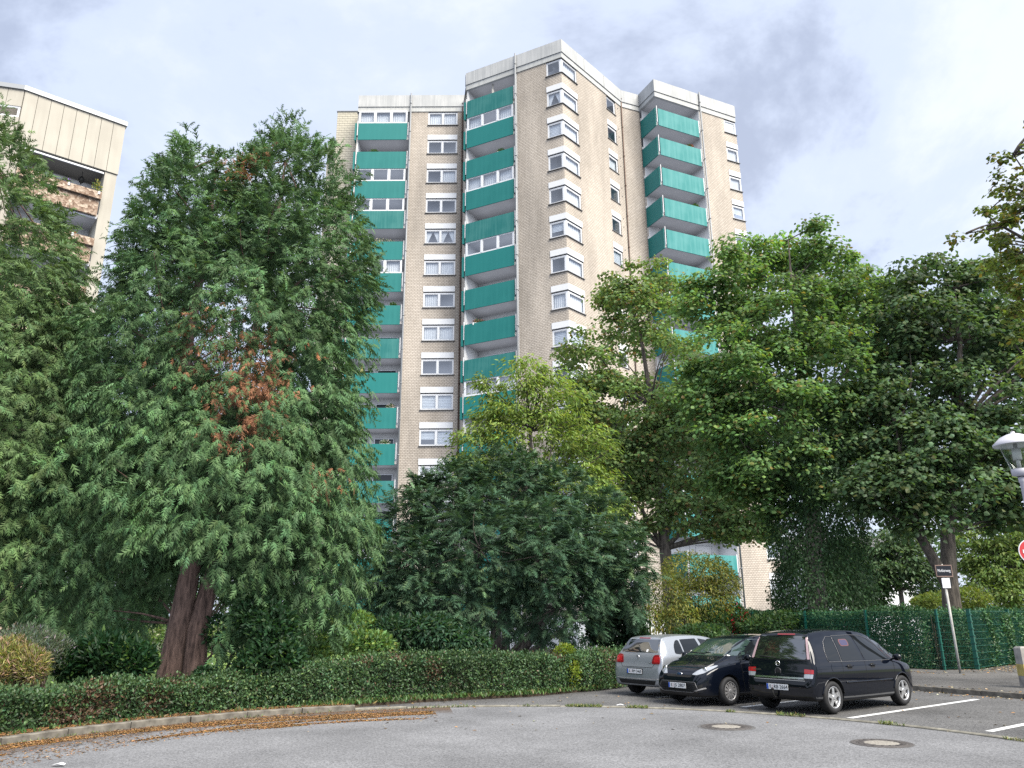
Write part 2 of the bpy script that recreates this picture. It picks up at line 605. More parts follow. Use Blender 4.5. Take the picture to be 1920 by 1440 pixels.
for a_, b_ in (((5.73, 14.40), (9.62, 17.40)), ((7.10, 12.67), (11.0, 15.65)), ((4.42, 16.24), (8.3, 19.25)), ((3.12, 18.25), (7.0, 21.2))):
    pl = MB().mat(M['line'])
    pl.face([(p.x, p.y, -.0018) for p in strip(a_, b_, .125)])
    pl.build('parking_line', lot)

# kerb of the turning circle: single stones, raised beside the garden, flush along the lot
kerb = tag(empty('kerb', (CX, CY, 0)), kind='structure')


def stone_mesh(top, a_w, inner, outer, m):
    b = MB().mat(m)
    n = 3
    for k in range(n):
        t0, t1 = R(-a_w / 2 + a_w * k / n), R(-a_w / 2 + a_w * (k + 1) / n)
        c = []
        ch = .012
        for z, i_, o_ in ((-.12, inner, outer), (top - .012, inner, outer)):
            c += [(i_ * math.cos(t0), i_ * math.sin(t0), z), (o_ * math.cos(t0), o_ * math.sin(t0), z),
                  (o_ * math.cos(t1), o_ * math.sin(t1), z), (i_ * math.cos(t1), i_ * math.sin(t1), z)]
        b.hexa(c)
        z = top
        d = [c[4], c[5], c[6], c[7]] + [((inner + ch) * math.cos(t0), (inner + ch) * math.sin(t0), z), ((outer - ch) * math.cos(t0), (outer - ch) * math.sin(t0), z),
             ((outer - ch) * math.cos(t1), (outer - ch) * math.sin(t1), z), ((inner + ch) * math.cos(t1), (inner + ch) * math.sin(t1), z)]
        b.hexa([tuple(q) for q in d])
    return b.mesh('kerb_stone')


km_hi = stone_mesh(.105, 7.35, CR, CR + .15, M['kerb'])
km_lo = stone_mesh(.022, 7.42, CR, CR + .13, M['kerbpale'])
ang = 213.0
while ang > -14:
    hi = ang > 110
    o = link('kerb_stone', km_hi if hi else km_lo, kerb)
    o.rotation_euler = (R(random.uniform(-.5, .5)), 0, R(ang + random.uniform(-.1, .1)))
    o.location = (0, 0, random.uniform(-.012, .006) if hi else random.uniform(-.006, .004))
    if 103 < ang <= 110: o.location.z = .02
    ang -= 7.5
kerb2 = tag(empty('pavement_kerb', (10.62, 17.40, 0)), kind='structure')
kp = [(14.45, 10.65), (10.62, 17.40), (9.3, 19.70), (7.92, 22.1), (6.3, 24.9)]
kmesh = None
for a_, b_ in zip(kp[:-1], kp[1:]):
    a_, b_ = Vector((*a_, 0)), Vector((*b_, 0))
    L_ = (b_ - a_).length; n = max(1, round(L_))
    for k in range(n):
        p = a_.lerp(b_, k / n)
        b = MB().mat(M['kerb'])
        b.box((.006, -.06, -.1), (L_ / n - .006, .06, .104))
        o = b.build('kerb_stone', kerb2, loc=(p.x - 10.62, p.y - 17.40, random.uniform(-.006, .004)), rz=math.atan2(b_.y - a_.y, b_.x - a_.x))

# ------------------------------------------------------------------ the apartment tower
FH, ROOF, SILL0 = 2.75, 44.34, 41.44
NF = 15
LIFT = EYE - CAM_H      # the far buildings keep their own size
tower = empty('apartment_tower', (0, 55, LIFT))
tag(tower, 'fifteen-storey buff brick apartment tower with teal balcony panels', 'apartment building')
TO = (0, 55, 0)


class Fr:
    def __init__(s, a, b):
        s.a = Vector((*a, 0)); s.b = Vector((*b, 0))
        d = s.b - s.a
        s.len = d.length
        s.ang = math.atan2(d.y, d.x)
        s.d = d.normalized()
        s.n = Vector((-s.d.y, s.d.x, 0))      # inwards

    def P(s, u, v, z):
        p = s.a + s.d * u + s.n * v
        return (p.x, p.y, z)

    def loc(s, u, v, z):
        p = s.P(u, v, z)
        return (p[0] - TO[0], p[1] - TO[1], p[2] - TO[2])


L0, L1 = (-12.85, 56.27), (-3.92, 56.30)
M0, MC, N1 = (-3.53, 53.56), (3.93, 49.75), (9.27, 55.79)
S1, R0, RE = (10.96, 56.48), (11.91, 54.47), (19.50, 58.06)
fL, fLM, fM1, fM2, fS, fR1, fR2 = Fr(L0, L1), Fr(L1, M0), Fr(M0, MC), Fr(MC, N1), Fr(N1, S1), Fr(S1, R0), Fr(R0, RE)
LP, MP, RP = 4.42, 4.47, 4.45      # width of the balcony bay in each wing


def wall(name, fr, u0, u1, z0, z1, openings, mat, depth=.13, v0=0.0, corner=None):
    """brick face with real openings and reveals"""
    us = sorted({u0, u1} | {o[0] for o in openings} | {o[1] for o in openings})
    zs = sorted({z0, z1} | {o[2] for o in openings} | {o[3] for o in openings})
    b = MB().mat(mat)
    for i in range(len(us) - 1):
        for j in range(len(zs) - 1):
            uc, zc = (us[i] + us[i + 1]) / 2, (zs[j] + zs[j + 1]) / 2
            if any(o[0] < uc < o[1] and o[2] < zc < o[3] for o in openings): continue
            q = [(us[i], zs[j]), (us[i + 1], zs[j]), (us[i + 1], zs[j + 1]), (us[i], zs[j + 1])]
            b.face([fr.P(u, v0, z) for u, z in q], uv=q)
    for a0, a1, c0, c1 in openings:
        for q in (((a0, c0), (a0, c1)), ((a1, c1), (a1, c0)), ((a0, c1), (a1, c1)), ((a1, c0), (a0, c0))):
            (ua, zA), (ub, zB) = q
            if corner is not None and ua == ub and abs(ua - corner) < 1e-6: continue
            b.face([fr.P(ua, v0, zA), fr.P(ub, v0, zB), fr.P(ub, v0 + depth, zB), fr.P(ua, v0 + depth, zA)],
                   uv=[(ua, zA), (ub, zB), (ub + depth, zB), (ua + depth, zA)])
    return b.build(name, tower, TO)


BOT = 1.75
WT = 1.80            # sill to top of roller box
sills = [SILL0 - FH * k for k in range(NF)]
BAND0 = ROOF - 1.59
opL = [(5.95, 8.42, s, min(s + WT, BAND0 - .001)) for s in sills]
wall('wall', fL, LP + .10, fL.len, BOT, BAND0, opL, M['brick'])
wall('wall', fLM, 0, fLM.len - .06, BOT, BAND0, [], M['brick'])
opM1 = [(7.10, fM1.len, s, min(s + WT, BAND0 - .001)) for s in sills]
wall('wall', fM1, MP + .10, fM1.len, BOT, BAND0, opM1, M['brick'], corner=fM1.len)
opM2 = [(0, 1.92, s, min(s + WT, BAND0 - .001)) for s in sills] + [(5.95, 7.22, s, min(s + WT, BAND0 - .001)) for s in sills]
wall('wall', fM2, 0, fM2.len, BOT, BAND0, opM2, M['brick'], corner=0)
wall('wall', fS, 0, fS.len, BOT, BAND0, [], M['brick'])
opR2 = [(7.14, fR2.len, s, min(s + WT, BAND0 - .001)) for s in sills]
wall('wall', fR2, RP + .10, fR2.len, BOT, BAND0, opR2, M['brick'], corner=fR2.len)
fRE = Fr(RE, (RE[0] - .427 * 9, RE[1] + .904 * 9))
wall('wall', fRE, 0, 9, BOT, BAND0, [(0, 1.3, s, min(s + WT, BAND0 - .001)) for s in sills], M['brick'], corner=0)

# rooms behind the windows, loggia walls, roof and rear of the block
b = MB().mat(M['room'])
for fr, u0, u1 in ((fL, LP + .1, fL.len), (fM1, MP + .1, fM1.len - .35), (fM2, .35, fM2.len), (fR2, RP + .1, fR2.len - .4)):
    v = 1.1
    b.face([fr.P(u0, v, BOT), fr.P(u1, v, BOT), fr.P(u1, v, BAND0), fr.P(u0, v, BAND0)])
    for k in range(NF):
        zf = sills[k] - .95
        b.face([fr.P(u0, .14, zf), fr.P(u1, .14, zf), fr.P(u1, v, zf), fr.P(u0, v, zf)])
b.build('room', tower, TO)
rear = [(-12.85, 70), (RE[0] - .427 * 9, RE[1] + .904 * 9)]
ring = [L0, L1, M0, MC, N1, S1, R0, RE, rear[1], rear[0]]
b = MB().mat(M['roofing'])
b.face([(p[0], p[1], ROOF - .5) for p in ring])
b.mat(M['brick'])
for p, q in ((rear[1], rear[0]), (rear[0], L0)):
    b.face([(p[0], p[1], 0), (q[0], q[1], 0), (q[0], q[1], ROOF - .1), (p[0], p[1], ROOF - .1)], uv=[(0, 0), (9, 0), (9, 44), (0, 44)])
b.build('roof', tower, TO)
# plinth
b = MB().mat(M['white'])
for fr in (fL, fLM, fM1, fM2, fS, fR1, fR2, fRE):
    b.face([fr.P(-.02, -.03, -.6), fr.P(fr.len + .02, -.03, -.6), fr.P(fr.len + .02, -.03, BOT), fr.P(-.02, -.03, BOT)])
    b.face([fr.P(-.02, -.03, BOT), fr.P(fr.len + .02, -.03, BOT), fr.P(fr.len + .02, .2, BOT), fr.P(-.02, .2, BOT)])
b.build('plinth', tower, TO)


# parapet: one cast panel per stretch, pale band below
def offset_line(pts, off):
    out = []
    for i, p in enumerate(pts):
        ns = []
        if i > 0:
            d = (Vector(p) - Vector(pts[i - 1])).normalized(); ns.append(Vector((d.y, -d.x)))
        if i < len(pts) - 1:
            d = (Vector(pts[i + 1]) - Vector(p)).normalized(); ns.append(Vector((d.y, -d.x)))
        if len(ns) == 1: o_ = ns[0] * off
        else:
            m_ = (ns[0] + ns[1]).normalized()
            o_ = m_ * (off / max(.35, m_.dot(ns[0])))
        out.append(Vector(p) + o_)
    return out


def stretch(line, splits, name, mat, z0, z1, off, gap):
    o_ = offset_line(line, off); i_ = offset_line(line, -.14)
    for k in range(len(line) - 1):
        L_ = (Vector(line[k + 1]) - Vector(line[k])).length
        ts = [0] + [s / L_ for s in splits.get(k, [])] + [1]
        for t0, t1 in zip(ts[:-1], ts[1:]):
            g = gap / L_
            a0 = t0 + (g if t0 > 0 else g * .3); a1 = t1 - (g if t1 < 1 else g * .3)
            A, B = o_[k].lerp(o_[k + 1], a0), o_[k].lerp(o_[k + 1], a1)
            C_, D = i_[k].lerp(i_[k + 1], a1), i_[k].lerp(i_[k + 1], a0)
            b = MB().mat(mat)
            b.poly([(A.x, A.y), (B.x, B.y), (C_.x, C_.y), (D.x, D.y)], z0, z1)
            b.build(name, tower, TO)


lineL = [L0, (L1[0] + .1, L1[1])]
lineM = [M0, MC, N1, S1, R0, RE]
spl = {0: [MP + .02], 1: [2.9, 5.6], 4: [RP + .02]}
stretch(lineL, {0: [LP + .02]}, 'parapet_panel', M['parapet'], ROOF - 1.13, ROOF, .12, .015)
stretch(lineM, spl, 'parapet_panel', M['parapet'], ROOF - 1.13, ROOF, .12, .015)
stretch(lineL, {0: [LP + .02]}, 'lintel_band', M['band'], BAND0, ROOF - 1.135, .06, .004)
stretch(lineM, {0: [MP + .02], 4: [RP + .02]}, 'lintel_band', M['band'], BAND0, ROOF - 1.135, .06, .004)
stretch([(M0[0] + .75, M0[1] + 2.6), M0], {}, 'parapet_panel', M['parapet'], ROOF - 1.13, ROOF, .12, .015)

# downpipes
for fr, u, m_, r_ in ((fL, LP + .06, 'pipe', .065), (fM1, MP + .06, 'pipe', .065), (fR2, RP + .06, 'pipe', .065), (fS, .03, 'pipebrown', .05), (fL, fL.len - .1, 'pipebrown', .05)):
    b = MB().mat(M[m_])
    v = -.2 if m_ == 'pipe' else -.09
    b.tube([fr.P(u, v, 0), fr.P(u, v, ROOF + (.12 if m_ == 'pipe' else -1.2))], r_, 8)
    for k in range(NF + 1):
        z = ROOF - .9 - FH * k
        b.tube([fr.P(u, v, z), fr.P(u, v, z + .08)], r_ + .022, 8)
        b.box((-.03, 0, z + .01), (.03, 1, z + .05), lambda x, y, z_: fr.P(u + x, v + (-v + .01) * y, z_))
    b.build('downpipe', tower, TO)

# ---- windows (one mesh per kind, copies share it)
CACHE = {}


def lbox(a, c, m):
    b = MB().mat(m)
    b.box(a, c)
    return b


def frame_mesh(key, w, h, n, fw=.075, d=.07, boxh=.46):
    """white frame with n sashes, local x along wall, +y inwards, z from the sill"""
    if key in CACHE: return CACHE[key]
    b = MB().mat(M['pvc'])
    y0, y1 = .035, .035 + d
    b.box((0, y0, 0), (w, y1, fw)); b.box((0, y0, h - fw), (w, y1, h))
    b.box((0, y0, fw), (fw, y1, h - fw)); b.box((w - fw, y0, fw), (w, y1, h - fw))
    for k in range(1, n):
        x = w * k / n
        b.box((x - fw * .72, y0 - .012, fw), (x + fw * .72, y1, h - fw))
    # sash bars
    for k in range(n):
        a0 = (fw if k == 0 else w * k / n + fw * .72) + .001
        a1 = (w - fw if k == n - 1 else w * (k + 1) / n - fw * .72) - .001
        s_ = .045
        b.box((a0, y0 + .012, fw + .001), (a1, y1 - .01, fw + s_)); b.box((a0, y0 + .012, h - fw - s_), (a1, y1 - .01, h - fw - .001))
        b.box((a0, y0 + .012, fw + s_), (a0 + s_, y1 - .01, h - fw - s_)); b.box((a1 - s_, y0 + .012, fw + s_), (a1, y1 - .01, h - fw - s_))
    CACHE[key] = b.mesh('window_frame')
    return CACHE[key]


def small_mesh(key, fn):
    if key not in CACHE: CACHE[key] = fn().mesh(key.split('|')[0])
    return CACHE[key]


def pane_mesh(w, h):
    def fn():
        b = MB().mat(M['glass'])
        b.face([(0, .069, 0), (w, .069, 0), (w, .069, h), (0, .069, h)])
        return b
    return small_mesh('pane|%.3f|%.3f' % (w, h), fn)


def curtain_mesh(w, h, style):
    def fn():
        b = MB()
        if style == 'net':
            b.mat(M['net']); n = 22
            for k in range(n):
                x0, x1 = w * k / n, w * (k + 1) / n
                y0, y1 = .19 + .022 * math.sin(k * 1.9), .19 + .022 * math.sin((k + 1) * 1.9)
                b.face([(x0, y0, 0), (x1, y1, 0), (x1, y1, h), (x0, y0, h)], smooth=True)
        elif style == 'tied':
            b.mat(M['net']); n = 8
            for sgn in (0, 1):
                for k in range(n):
                    z0, z1 = h * k / n, h * (k + 1) / n
                    f0, f1 = .12 + .38 * (k / n) ** 1.2, .12 + .38 * ((k + 1) / n) ** 1.2
                    xa = (0, w * f0, w * f1, 0) if sgn == 0 else (w, w * (1 - f0), w * (1 - f1), w)
                    b.face([(xa[0], .19, z0), (xa[1], .205, z0), (xa[2], .205, z1), (xa[3], .19, z1)])
        elif style == 'blind':
            b.mat(M['blind']); n = 9
            for k in range(n):
                z0 = h * k / n
                b.box((.01, .16, z0), (w - .01, .165, z0 + h / n * .8))
        elif style == 'halfblind':
            b.mat(M['blind']); n = 6
            for k in range(n):
                z0 = h * (.42 + .58 * k / n)
                b.box((.01, .16, z0), (w - .01, .165, z0 + h * .58 / n * .8))
        elif style == 'shut':
            b.mat(M['shutter'])
            b.box((.0, .09, 0), (w, .10, h))
        return b
    return small_mesh('curtain|%.3f|%.3f|%s' % (w, h, style), fn)


def leg(win, x0, w, h, n, boxh, key, style, lx=0.0, rz=0.0, boxtop=True):
    """panes, box, sill and curtains of one straight window leg, children of win"""
    def put(nm, me, x, y, z):
        o = link(nm, me, win)
        c, s_ = math.cos(rz), math.sin(rz)
        o.location = (lx + c * x - s_ * y, s_ * x + c * y, z)
        o.rotation_euler = (0, 0, rz)
        return o
    fw = .075
    for k in range(n):
        a0 = fw if k == 0 else w * k / n + fw * .72
        a1 = w - fw if k == n - 1 else w * (k + 1) / n - fw * .72
        put('pane', pane_mesh(round(a1 - a0 - .08, 3), round(h - 2 * fw - .08, 3)), x0 + a0 + .04, 0, fw + .04)
        st = style[k % len(style)]
        if st: put('curtain', curtain_mesh(round(a1 - a0 - .02, 3), round(h - .16, 3), st), x0 + a0 + .01, 0, .08)
    if boxtop:
        def fb():
            b = MB().mat(M['shutter'])
            b.box((-.01, -.035, 0), (w + .01, .10, boxh))
            return b
        put('roller_box', small_mesh('roller_box|%.3f|%.3f' % (w, boxh), fb), x0, 0, WT - boxh - .004)

    def fs():
        b = MB().mat(M['sill'])
        b.box((-.06, -.09, -.05), (w + .06, .05, 0))
        return b
    put('sill', small_mesh('sill|%.3f' % w, fs), x0, 0, 0)
    hb = WT - boxh - h
    if hb > .03:
        def fc():
            b = MB().mat(M['sill'])
            b.box((0, .05, 0), (w, .10, hb))
            return b
        put('shutter_slot', small_mesh('shutter_slot|%.3f|%.3f' % (w, hb), fc), x0, 0, h)


wl_styles = [('net',), (None,), (None, 'net'), (None,), ('tied',), ('net',), ('net', None), ('net',), (None,), ('blind',), ('halfblind', 'blind'), ('shut',), ('net',), (None,), ('net',)]
WW = 2.47
for k in range(NF):
    h = WT - .46 - .10
    w_ = link('window', frame_mesh('L', WW, h, 2), tower, fL.loc(5.95, 0, sills[k]), fL.ang)
    leg(w_, 0, WW, h, 2, .46, 'L', wl_styles[k])
# corner windows of the middle wing: two legs meeting at the corner
w1, w2 = fM1.len - 7.10, 1.92
turn = fM2.ang - fM1.ang
ms = [(None, 'net'), ('tied', 'shut'), ('blind', 'shut'), (None, 'shut'), (None, 'shut'), ('halfblind', 'shut'), (None, 'shut'), ('net', 'shut'), ('blind', 'blind'), (None, 'net')]
for k in range(NF):
    h = WT - .46 - .10
    w_ = link('window', frame_mesh('M1', w1 - .10, h, 1), tower, fM1.loc(7.10, 0, sills[k]), fM1.ang)
    st = ms[k % len(ms)]
    leg(w_, 0, w1 - .10, h, 1, .46, 'M1', (st[0],))
    o = link('window_frame', frame_mesh('M2', w2 - .10, h, 1), w_)
    lx, ly = w1 + .10 * math.cos(turn), .10 * math.sin(turn)
    o.location = (lx, ly, 0); o.rotation_euler = (0, 0, turn)
    # second leg hangs on the same window
    def put2(nm, me, x, y, z):
        q = link(nm, me, w_)
        c, s_ = math.cos(turn), math.sin(turn)
        q.location = (lx + c * x - s_ * y, ly + s_ * x + c * y, z); q.rotation_euler = (0, 0, turn)
    ww = w2 - .10
    put2('pane', pane_mesh(round(ww - .23, 3), round(h - .23, 3)), .115, 0, .115)
    if st[1]: put2('curtain', curtain_mesh(round(ww - .17, 3), round(h - .16, 3), st[1] if st[1] != 'shut' else 'net'), .085, 0, .08)
    put2('roller_box', small_mesh('roller_box|%.3f|c' % w2, lambda: lbox((-.10, -.035, 0), (w2 - .09, .10, .46), M['shutter'])), 0, 0, WT - .464)
    put2('sill', small_mesh('sill|%.3f|c' % w2, lambda: lbox((-.15, -.09, -.05), (w2 - .04, .05, 0), M['sill'])), 0, 0, 0)
    put2('shutter_slot', small_mesh('shutter_slot|c', lambda: lbox((-.08, .05, 0), (w2 - .1, .10, .10), M['sill'])), 0, 0, h)
    # corner post
    b = MB().mat(M['pvc'])
    for (x, y) in ((w1 - .10, .03),):
        pts = [(w1 - .10, .035), (w1 - .01, .035), (lx + math.cos(turn) * .0 - math.sin(turn) * .035, ly + math.cos(turn) * .035),
               (lx - math.sin(turn) * .12, ly + math.cos(turn) * .12), (w1 - .10, .12)]
        b.poly(pts, 0, h)
        b.mat(M['shutter']); b.box((w1 - .089, -.034, WT - .463), (w1 + .022, .10, WT - .005))
    b.build('corner_post', w_)
# small windows beside the recess
ns = [(None,), (None,), ('net',), (None,), (None,), ('blind',), (None,)]
for k in range(NF):
    h = WT - .46 - .10
    w_ = link('window', frame_mesh('N', 1.27, h, 1, .085), tower, fM2.loc(5.95, 0.03, sills[k]), fM2.ang)
    leg(w_, 0, 1.27, h, 1, .46, 'N', ns[k % len(ns)])
    b = MB().mat(M['sill'])
    b.tube([(1.62, -.06, .9), (1.62, .05, .9)], .05, 6)
    b.tube([(1.62, -.06, 1.65), (1.62, .05, 1.65)], .05, 6)
    b.build('vent_pipe', w_)
# right wing windows at the end corner
rs = [('shut',), ('net',), ('net',), ('halfblind',), (None,), ('net',), (None,)]
w3 = fR2.len - 7.14
turn3 = fRE.ang - fR2.ang
for k in range(NF):
    h = WT - .46 - .10
    w_ = link('window', frame_mesh('R', w3 - .02, h, 1), tower, fR2.loc(7.14, 0, sills[k]), fR2.ang)
    leg(w_, 0, w3 - .02, h, 1, .46, 'R', rs[k % len(rs)])
    o = link('window_frame', frame_mesh('RE', 1.22, h, 1), w_, (w3 - .0, .08, 0), turn3)
    o = link('roller_box', small_mesh('roller_box|re', lambda: lbox((0, -.035, 0), (1.24, .1, .46), M['shutter'])), w_, (w3, .06, WT - .464), turn3)

# ---- balconies: slab with its own front panel, side panel, posts, doors and glazing
PAN_H = 1.59


def dim(o):
    return o


def balcony(fr, u0, u1, k, glazed, side=None, depth=1.95, paint='teal'):
    zt = sills[k] + .16
    zb = zt - PAN_H
    ws = u1 - u0
    b = MB().mat(M['soffit'])
    key = 'slab|%.2f' % ws

    def fslab():
        q = MB().mat(M['soffit'])
        q.box((0.02, .06, .10), (ws - .02, depth, .33))
        return q
    bal = link('balcony', small_mesh(key, fslab), tower, fr.loc(u0, 0, zb), fr.ang)

    def fpan():
        q = MB().mat(M[paint])
        q.box((.14, -.10, 0), (ws - .22, -.03, PAN_H))
        q.mat(M['plaster']); q.box((.15, -.029, .02), (ws - .23, .03, PAN_H - .03))  # white inner lining added to bounce light up to the soffits
        return q
    if paint == 'teal': paint = ('teal', 'teal', 'teal2', 'teal3')[(k * 7 + int(u1 * 100)) % 4]
    link('front_panel', small_mesh('front_panel|%.2f|%s' % (ws, paint), fpan), bal)

    def fend():
        q = MB().mat(M['teal'])
        q.box((-.17, -.08, -.02), (-.02, depth - .6, PAN_H + .02))
        q.mat(M['white'])
        q.box((.02, -.06, .45), (.09, .0, PAN_H + .28))
        return q
    if side is None:
        link('side_panel', small_mesh('side_panel|%.2f' % ws, fend), bal)

    def frail():
        q = MB().mat(M['white'])
        q.box((ws - .17, -.05, .45), (ws - .10, .02, PAN_H + .1))
        return q
    link('post', small_mesh('post|%.2f' % ws, frail), bal)
    # rear wall door and window of the loggia
    zf = .33
    oph = FH - PAN_H

    def fdoor():
        q = MB().mat(M['pvc'])
        for x0, x1, z0, z1 in ((.95, 1.75, zf, zf + 2.05), (2.35, 3.75, zf + .85, zf + 2.05)):
            q.box((x0 - .06, depth - .09, z0), (x0, depth - .02, z1 + .06)); q.box((x1, depth - .09, z0), (x1 + .06, depth - .02, z1 + .06))
            q.box((x0, depth - .09, z1), (x1, depth - .02, z1 + .06))
        q.mat(M['darkdoor'])
        for x0, x1, z0, z1 in ((.95, 1.75, zf, zf + 2.05), (2.35, 3.75, zf + .85, zf + 2.05)):
            q.box((x0, depth - .06, z0), (x1, depth - .03, z1))
        return q
    link('balcony_door', small_mesh('balcony_door|%.2f' % ws, fdoor), bal)
    if glazed:
        h = oph + .08
        g = link('glazing', frame_mesh('G%.2f' % ws, ws - .36, h, 3, .10), bal, (.14, -.10, PAN_H - .02))
        n = 3
        w = ws - .36
        fw = .10
        for j in range(n):
            a0 = fw if j == 0 else w * j / n + fw * .72
            a1 = w - fw if j == n - 1 else w * (j + 1) / n - fw * .72
            link('pane', pane_mesh(round(a1 - a0 - .08, 3), round(h - 2 * fw - .08, 3)), bal, (.14 + a0 + .04, -.10, PAN_H - .02 + fw + .04))
            st = glazed[j % len(glazed)]
            if st: link('curtain', curtain_mesh(round(a1 - a0, 3), round(h - .2, 3), st), bal, (.14 + a0, -.02, PAN_H + .08))
    return bal


def loggia_walls(fr, u0, u1, left=True):
    b = MB().mat(M['plaster'])
    d = 1.96
    b.face([fr.P(u0, d, BOT), fr.P(u1, d, BOT), fr.P(u1, d, BAND0), fr.P(u0, d, BAND0)])
    b.face([fr.P(u1 - .02, .02, BOT), fr.P(u1 - .02, d, BOT), fr.P(u1 - .02, d, BAND0), fr.P(u1 - .02, .02, BAND0)])
    if left:
        b.box((0, .04, BOT), (.13, 1, BAND0), lambda x, y, z: fr.P(u0 + x, y * d, z))
    b.box((0, 0, BOT), (.13, .13, BAND0), lambda x, y, z: fr.P(u1 - .03 + x, y, z))
    b.mat(M['soffit'])
    b.face([fr.P(u0 - .1, .01, BAND0 + .03), fr.P(u0 - .1, d, BAND0 + .03), fr.P(u1, d, BAND0 + .03), fr.P(u1, .01, BAND0 + .03)])
    b.build('loggia_wall', tower, TO)


loggia_walls(fL, 0, LP)
loggia_walls(fM1, 0, MP)
loggia_walls(fR2, 0, RP, False)
gl = {('L', 0): ('net',), ('L', 2): (None,), ('L', 3): (None,), ('L', 5): (None, None, 'net'), ('L', 13): ('net',),
      ('M', 1): ('net', None, 'net'), ('M', 3): ('net',), ('M', 5): (None,), ('M', 9): ('net',), ('M', 12): (None,)}
for k in range(NF):
    balcony(fL, 0, LP, k, gl.get(('L', k)))
    balcony(fM1, 0, MP, k, gl.get(('M', k)))
    bl_ = balcony(fR2, 0, RP, k, None, side='open', depth=2.05, paint='tealfaded')

    def fside():
        q = MB().mat(M['teal'])
        q.box((.02, .06, .02), (.10, 2.12, PAN_H + .12))
        q.mat(M['white'])
        q.box((.09, -.07, .3), (.135, -.02, PAN_H + .25))
        q.box((.0, 2.0, PAN_H + .12), (.10, 2.1, PAN_H + .35))
        return q
    o = link('side_panel', small_mesh('side_panel|R', fside), bl_, (-.06, 0, 0))

# ---- tiled stair tower behind the left wing
stair = empty('stair_tower', (-14.9, 58.3, LIFT))
tag(stair, 'narrow pale tile-clad stair tower stepping up behind the left wing', 'stair tower')
SO = (-14.9, 58.3, 0)
b = MB().mat(M['tileback'])
b.poly([(-15.10, 58.30), (-12.0, 58.30), (-12.0, 66), (-15.10, 66)], -.6, ROOF - .06)
b.poly([(-16.22, 60.05), (-15.12, 60.05), (-15.12, 66), (-16.22, 66)], -.6, 42.42)
b.mat(M['metalgrey'])
b.poly([(-15.16, 58.22), (-11.9, 58.22), (-11.9, 66.1), (-15.16, 66.1)], ROOF - .055, ROOF + .03)
b.poly([(-16.28, 59.97), (-15.17, 59.97), (-15.17, 66.1), (-16.28, 66.1)], 42.425, 42.52)
b.build('wall', stair, SO)


def tile_mesh(w, h):
    q = MB().mat(M['tile'])
    q.hexa([(.008, -.018, .008), (w - .008, -.018, .008), (w - .008, .01, .008), (.008, .01, .008),
            (.008, -.006, h - .004), (w - .008, -.006, h - .004), (w - .008, .01, h - .004), (.008, .01, h - .004)])
    return q.mesh('facade_tile')


tmh, tmq = tile_mesh(.46, .235), tile_mesh(.23, .235)
for x0, x1, y, zt, zlow in ((-15.10, -12.8, 58.30, ROOF - .06, 30.2), (-16.22, -15.12, 60.05, 42.42, 33.5)):
    row = 0
    z = zt - .235
    while z > zlow:
        x = x0 - (.23 if row % 2 else 0)
        while x < x1 - .05:
            if x < x0 - .01: link('facade_tile', tmq, stair, (x0 - SO[0], y - SO[1], z))
            elif x + .46 > x1 + .02: link('facade_tile', tmq, stair, (x - SO[0], y - SO[1], z))
            else: link('facade_tile', tmh, stair, (x - SO[0], y - SO[1], z))
            x += .46
        z -= .235
        row += 1
# lower tiles, hidden behind the conifers: one joined sheet
b = MB().mat(M['tile'])
for x0, x1, y, z1 in ((-15.10, -12.8, 58.29, 30.4), (-16.22, -15.12, 60.04, 33.7)):
    z = z1 - .47
    while z > .3:
        x = x0
        while x < x1 - .1:
            b.face([(x, y - .008, z), (min(x + .45, x1), y - .008, z), (min(x + .45, x1), y, z + .46), (x, y, z + .46)])
            x += .46
        z -= .47
o = b.build('facade_tiles', stair, SO)
o['kind'] = 'stuff'

# things on the balconies
def parasol(p, h, m, label, r0=.13):
    t = empty('parasol', p)
    tag(t, label, 'parasol', 'closed parasols on balconies')
    q = MB().mat(M['pvc']); q.tube([(0, 0, 0), (0, 0, h)], .02, 6); q.tube([(0, 0, 0), (0, 0, .06)], .22, 12); q.build('pole', t)
    q = MB().mat(m); q.lathe([(.05, h * .42), (r0, h * .46), (r0 * .85, h * .7), (.04, h * .97), (.01, h)], 9); q.build('canopy', t)


zf0 = sills[0] + .16 - PAN_H + .33
p_ = fM1.P(2.25, .35, zf0 + LIFT); parasol(p_, 2.55, M['cream'], 'closed cream parasol on the topmost balcony of the middle wing')
zf8 = sills[8] + .16 - PAN_H + .33
p_ = fL.P(1.35, .45, zf8 + LIFT); parasol(p_, 2.25, M['yellow'], 'closed yellow parasol on a teal balcony beside the conifers')
b = MB().mat(M['reed'])
b.box((1.2, 1.75, zf0 + LIFT), (4.3, 1.79, zf0 + 2.3 + LIFT), lambda x, y, z: fM1.P(x, y, z))
o = b.build('reed_screen', None)
tag(o, 'brown reed screen at the rear of the topmost balcony', 'screen')

# ------------------------------------------------------------------ beige block on the left
blk = empty('beige_block', (-26, 37, LIFT))
tag(blk, 'beige panel-clad apartment block with pebble-dash balconies behind the left conifer', 'apartment building')
BO = (-26, 37, 0)
B0, B1, B2 = (-33.0, 32.9), (-25.64, 34.86), (-21.86, 38.02)
gA, gB = Fr(B0, B1), Fr(B1, B2)
BR, BF = 28.8, 25.45
b = MB().mat(M['beige'])
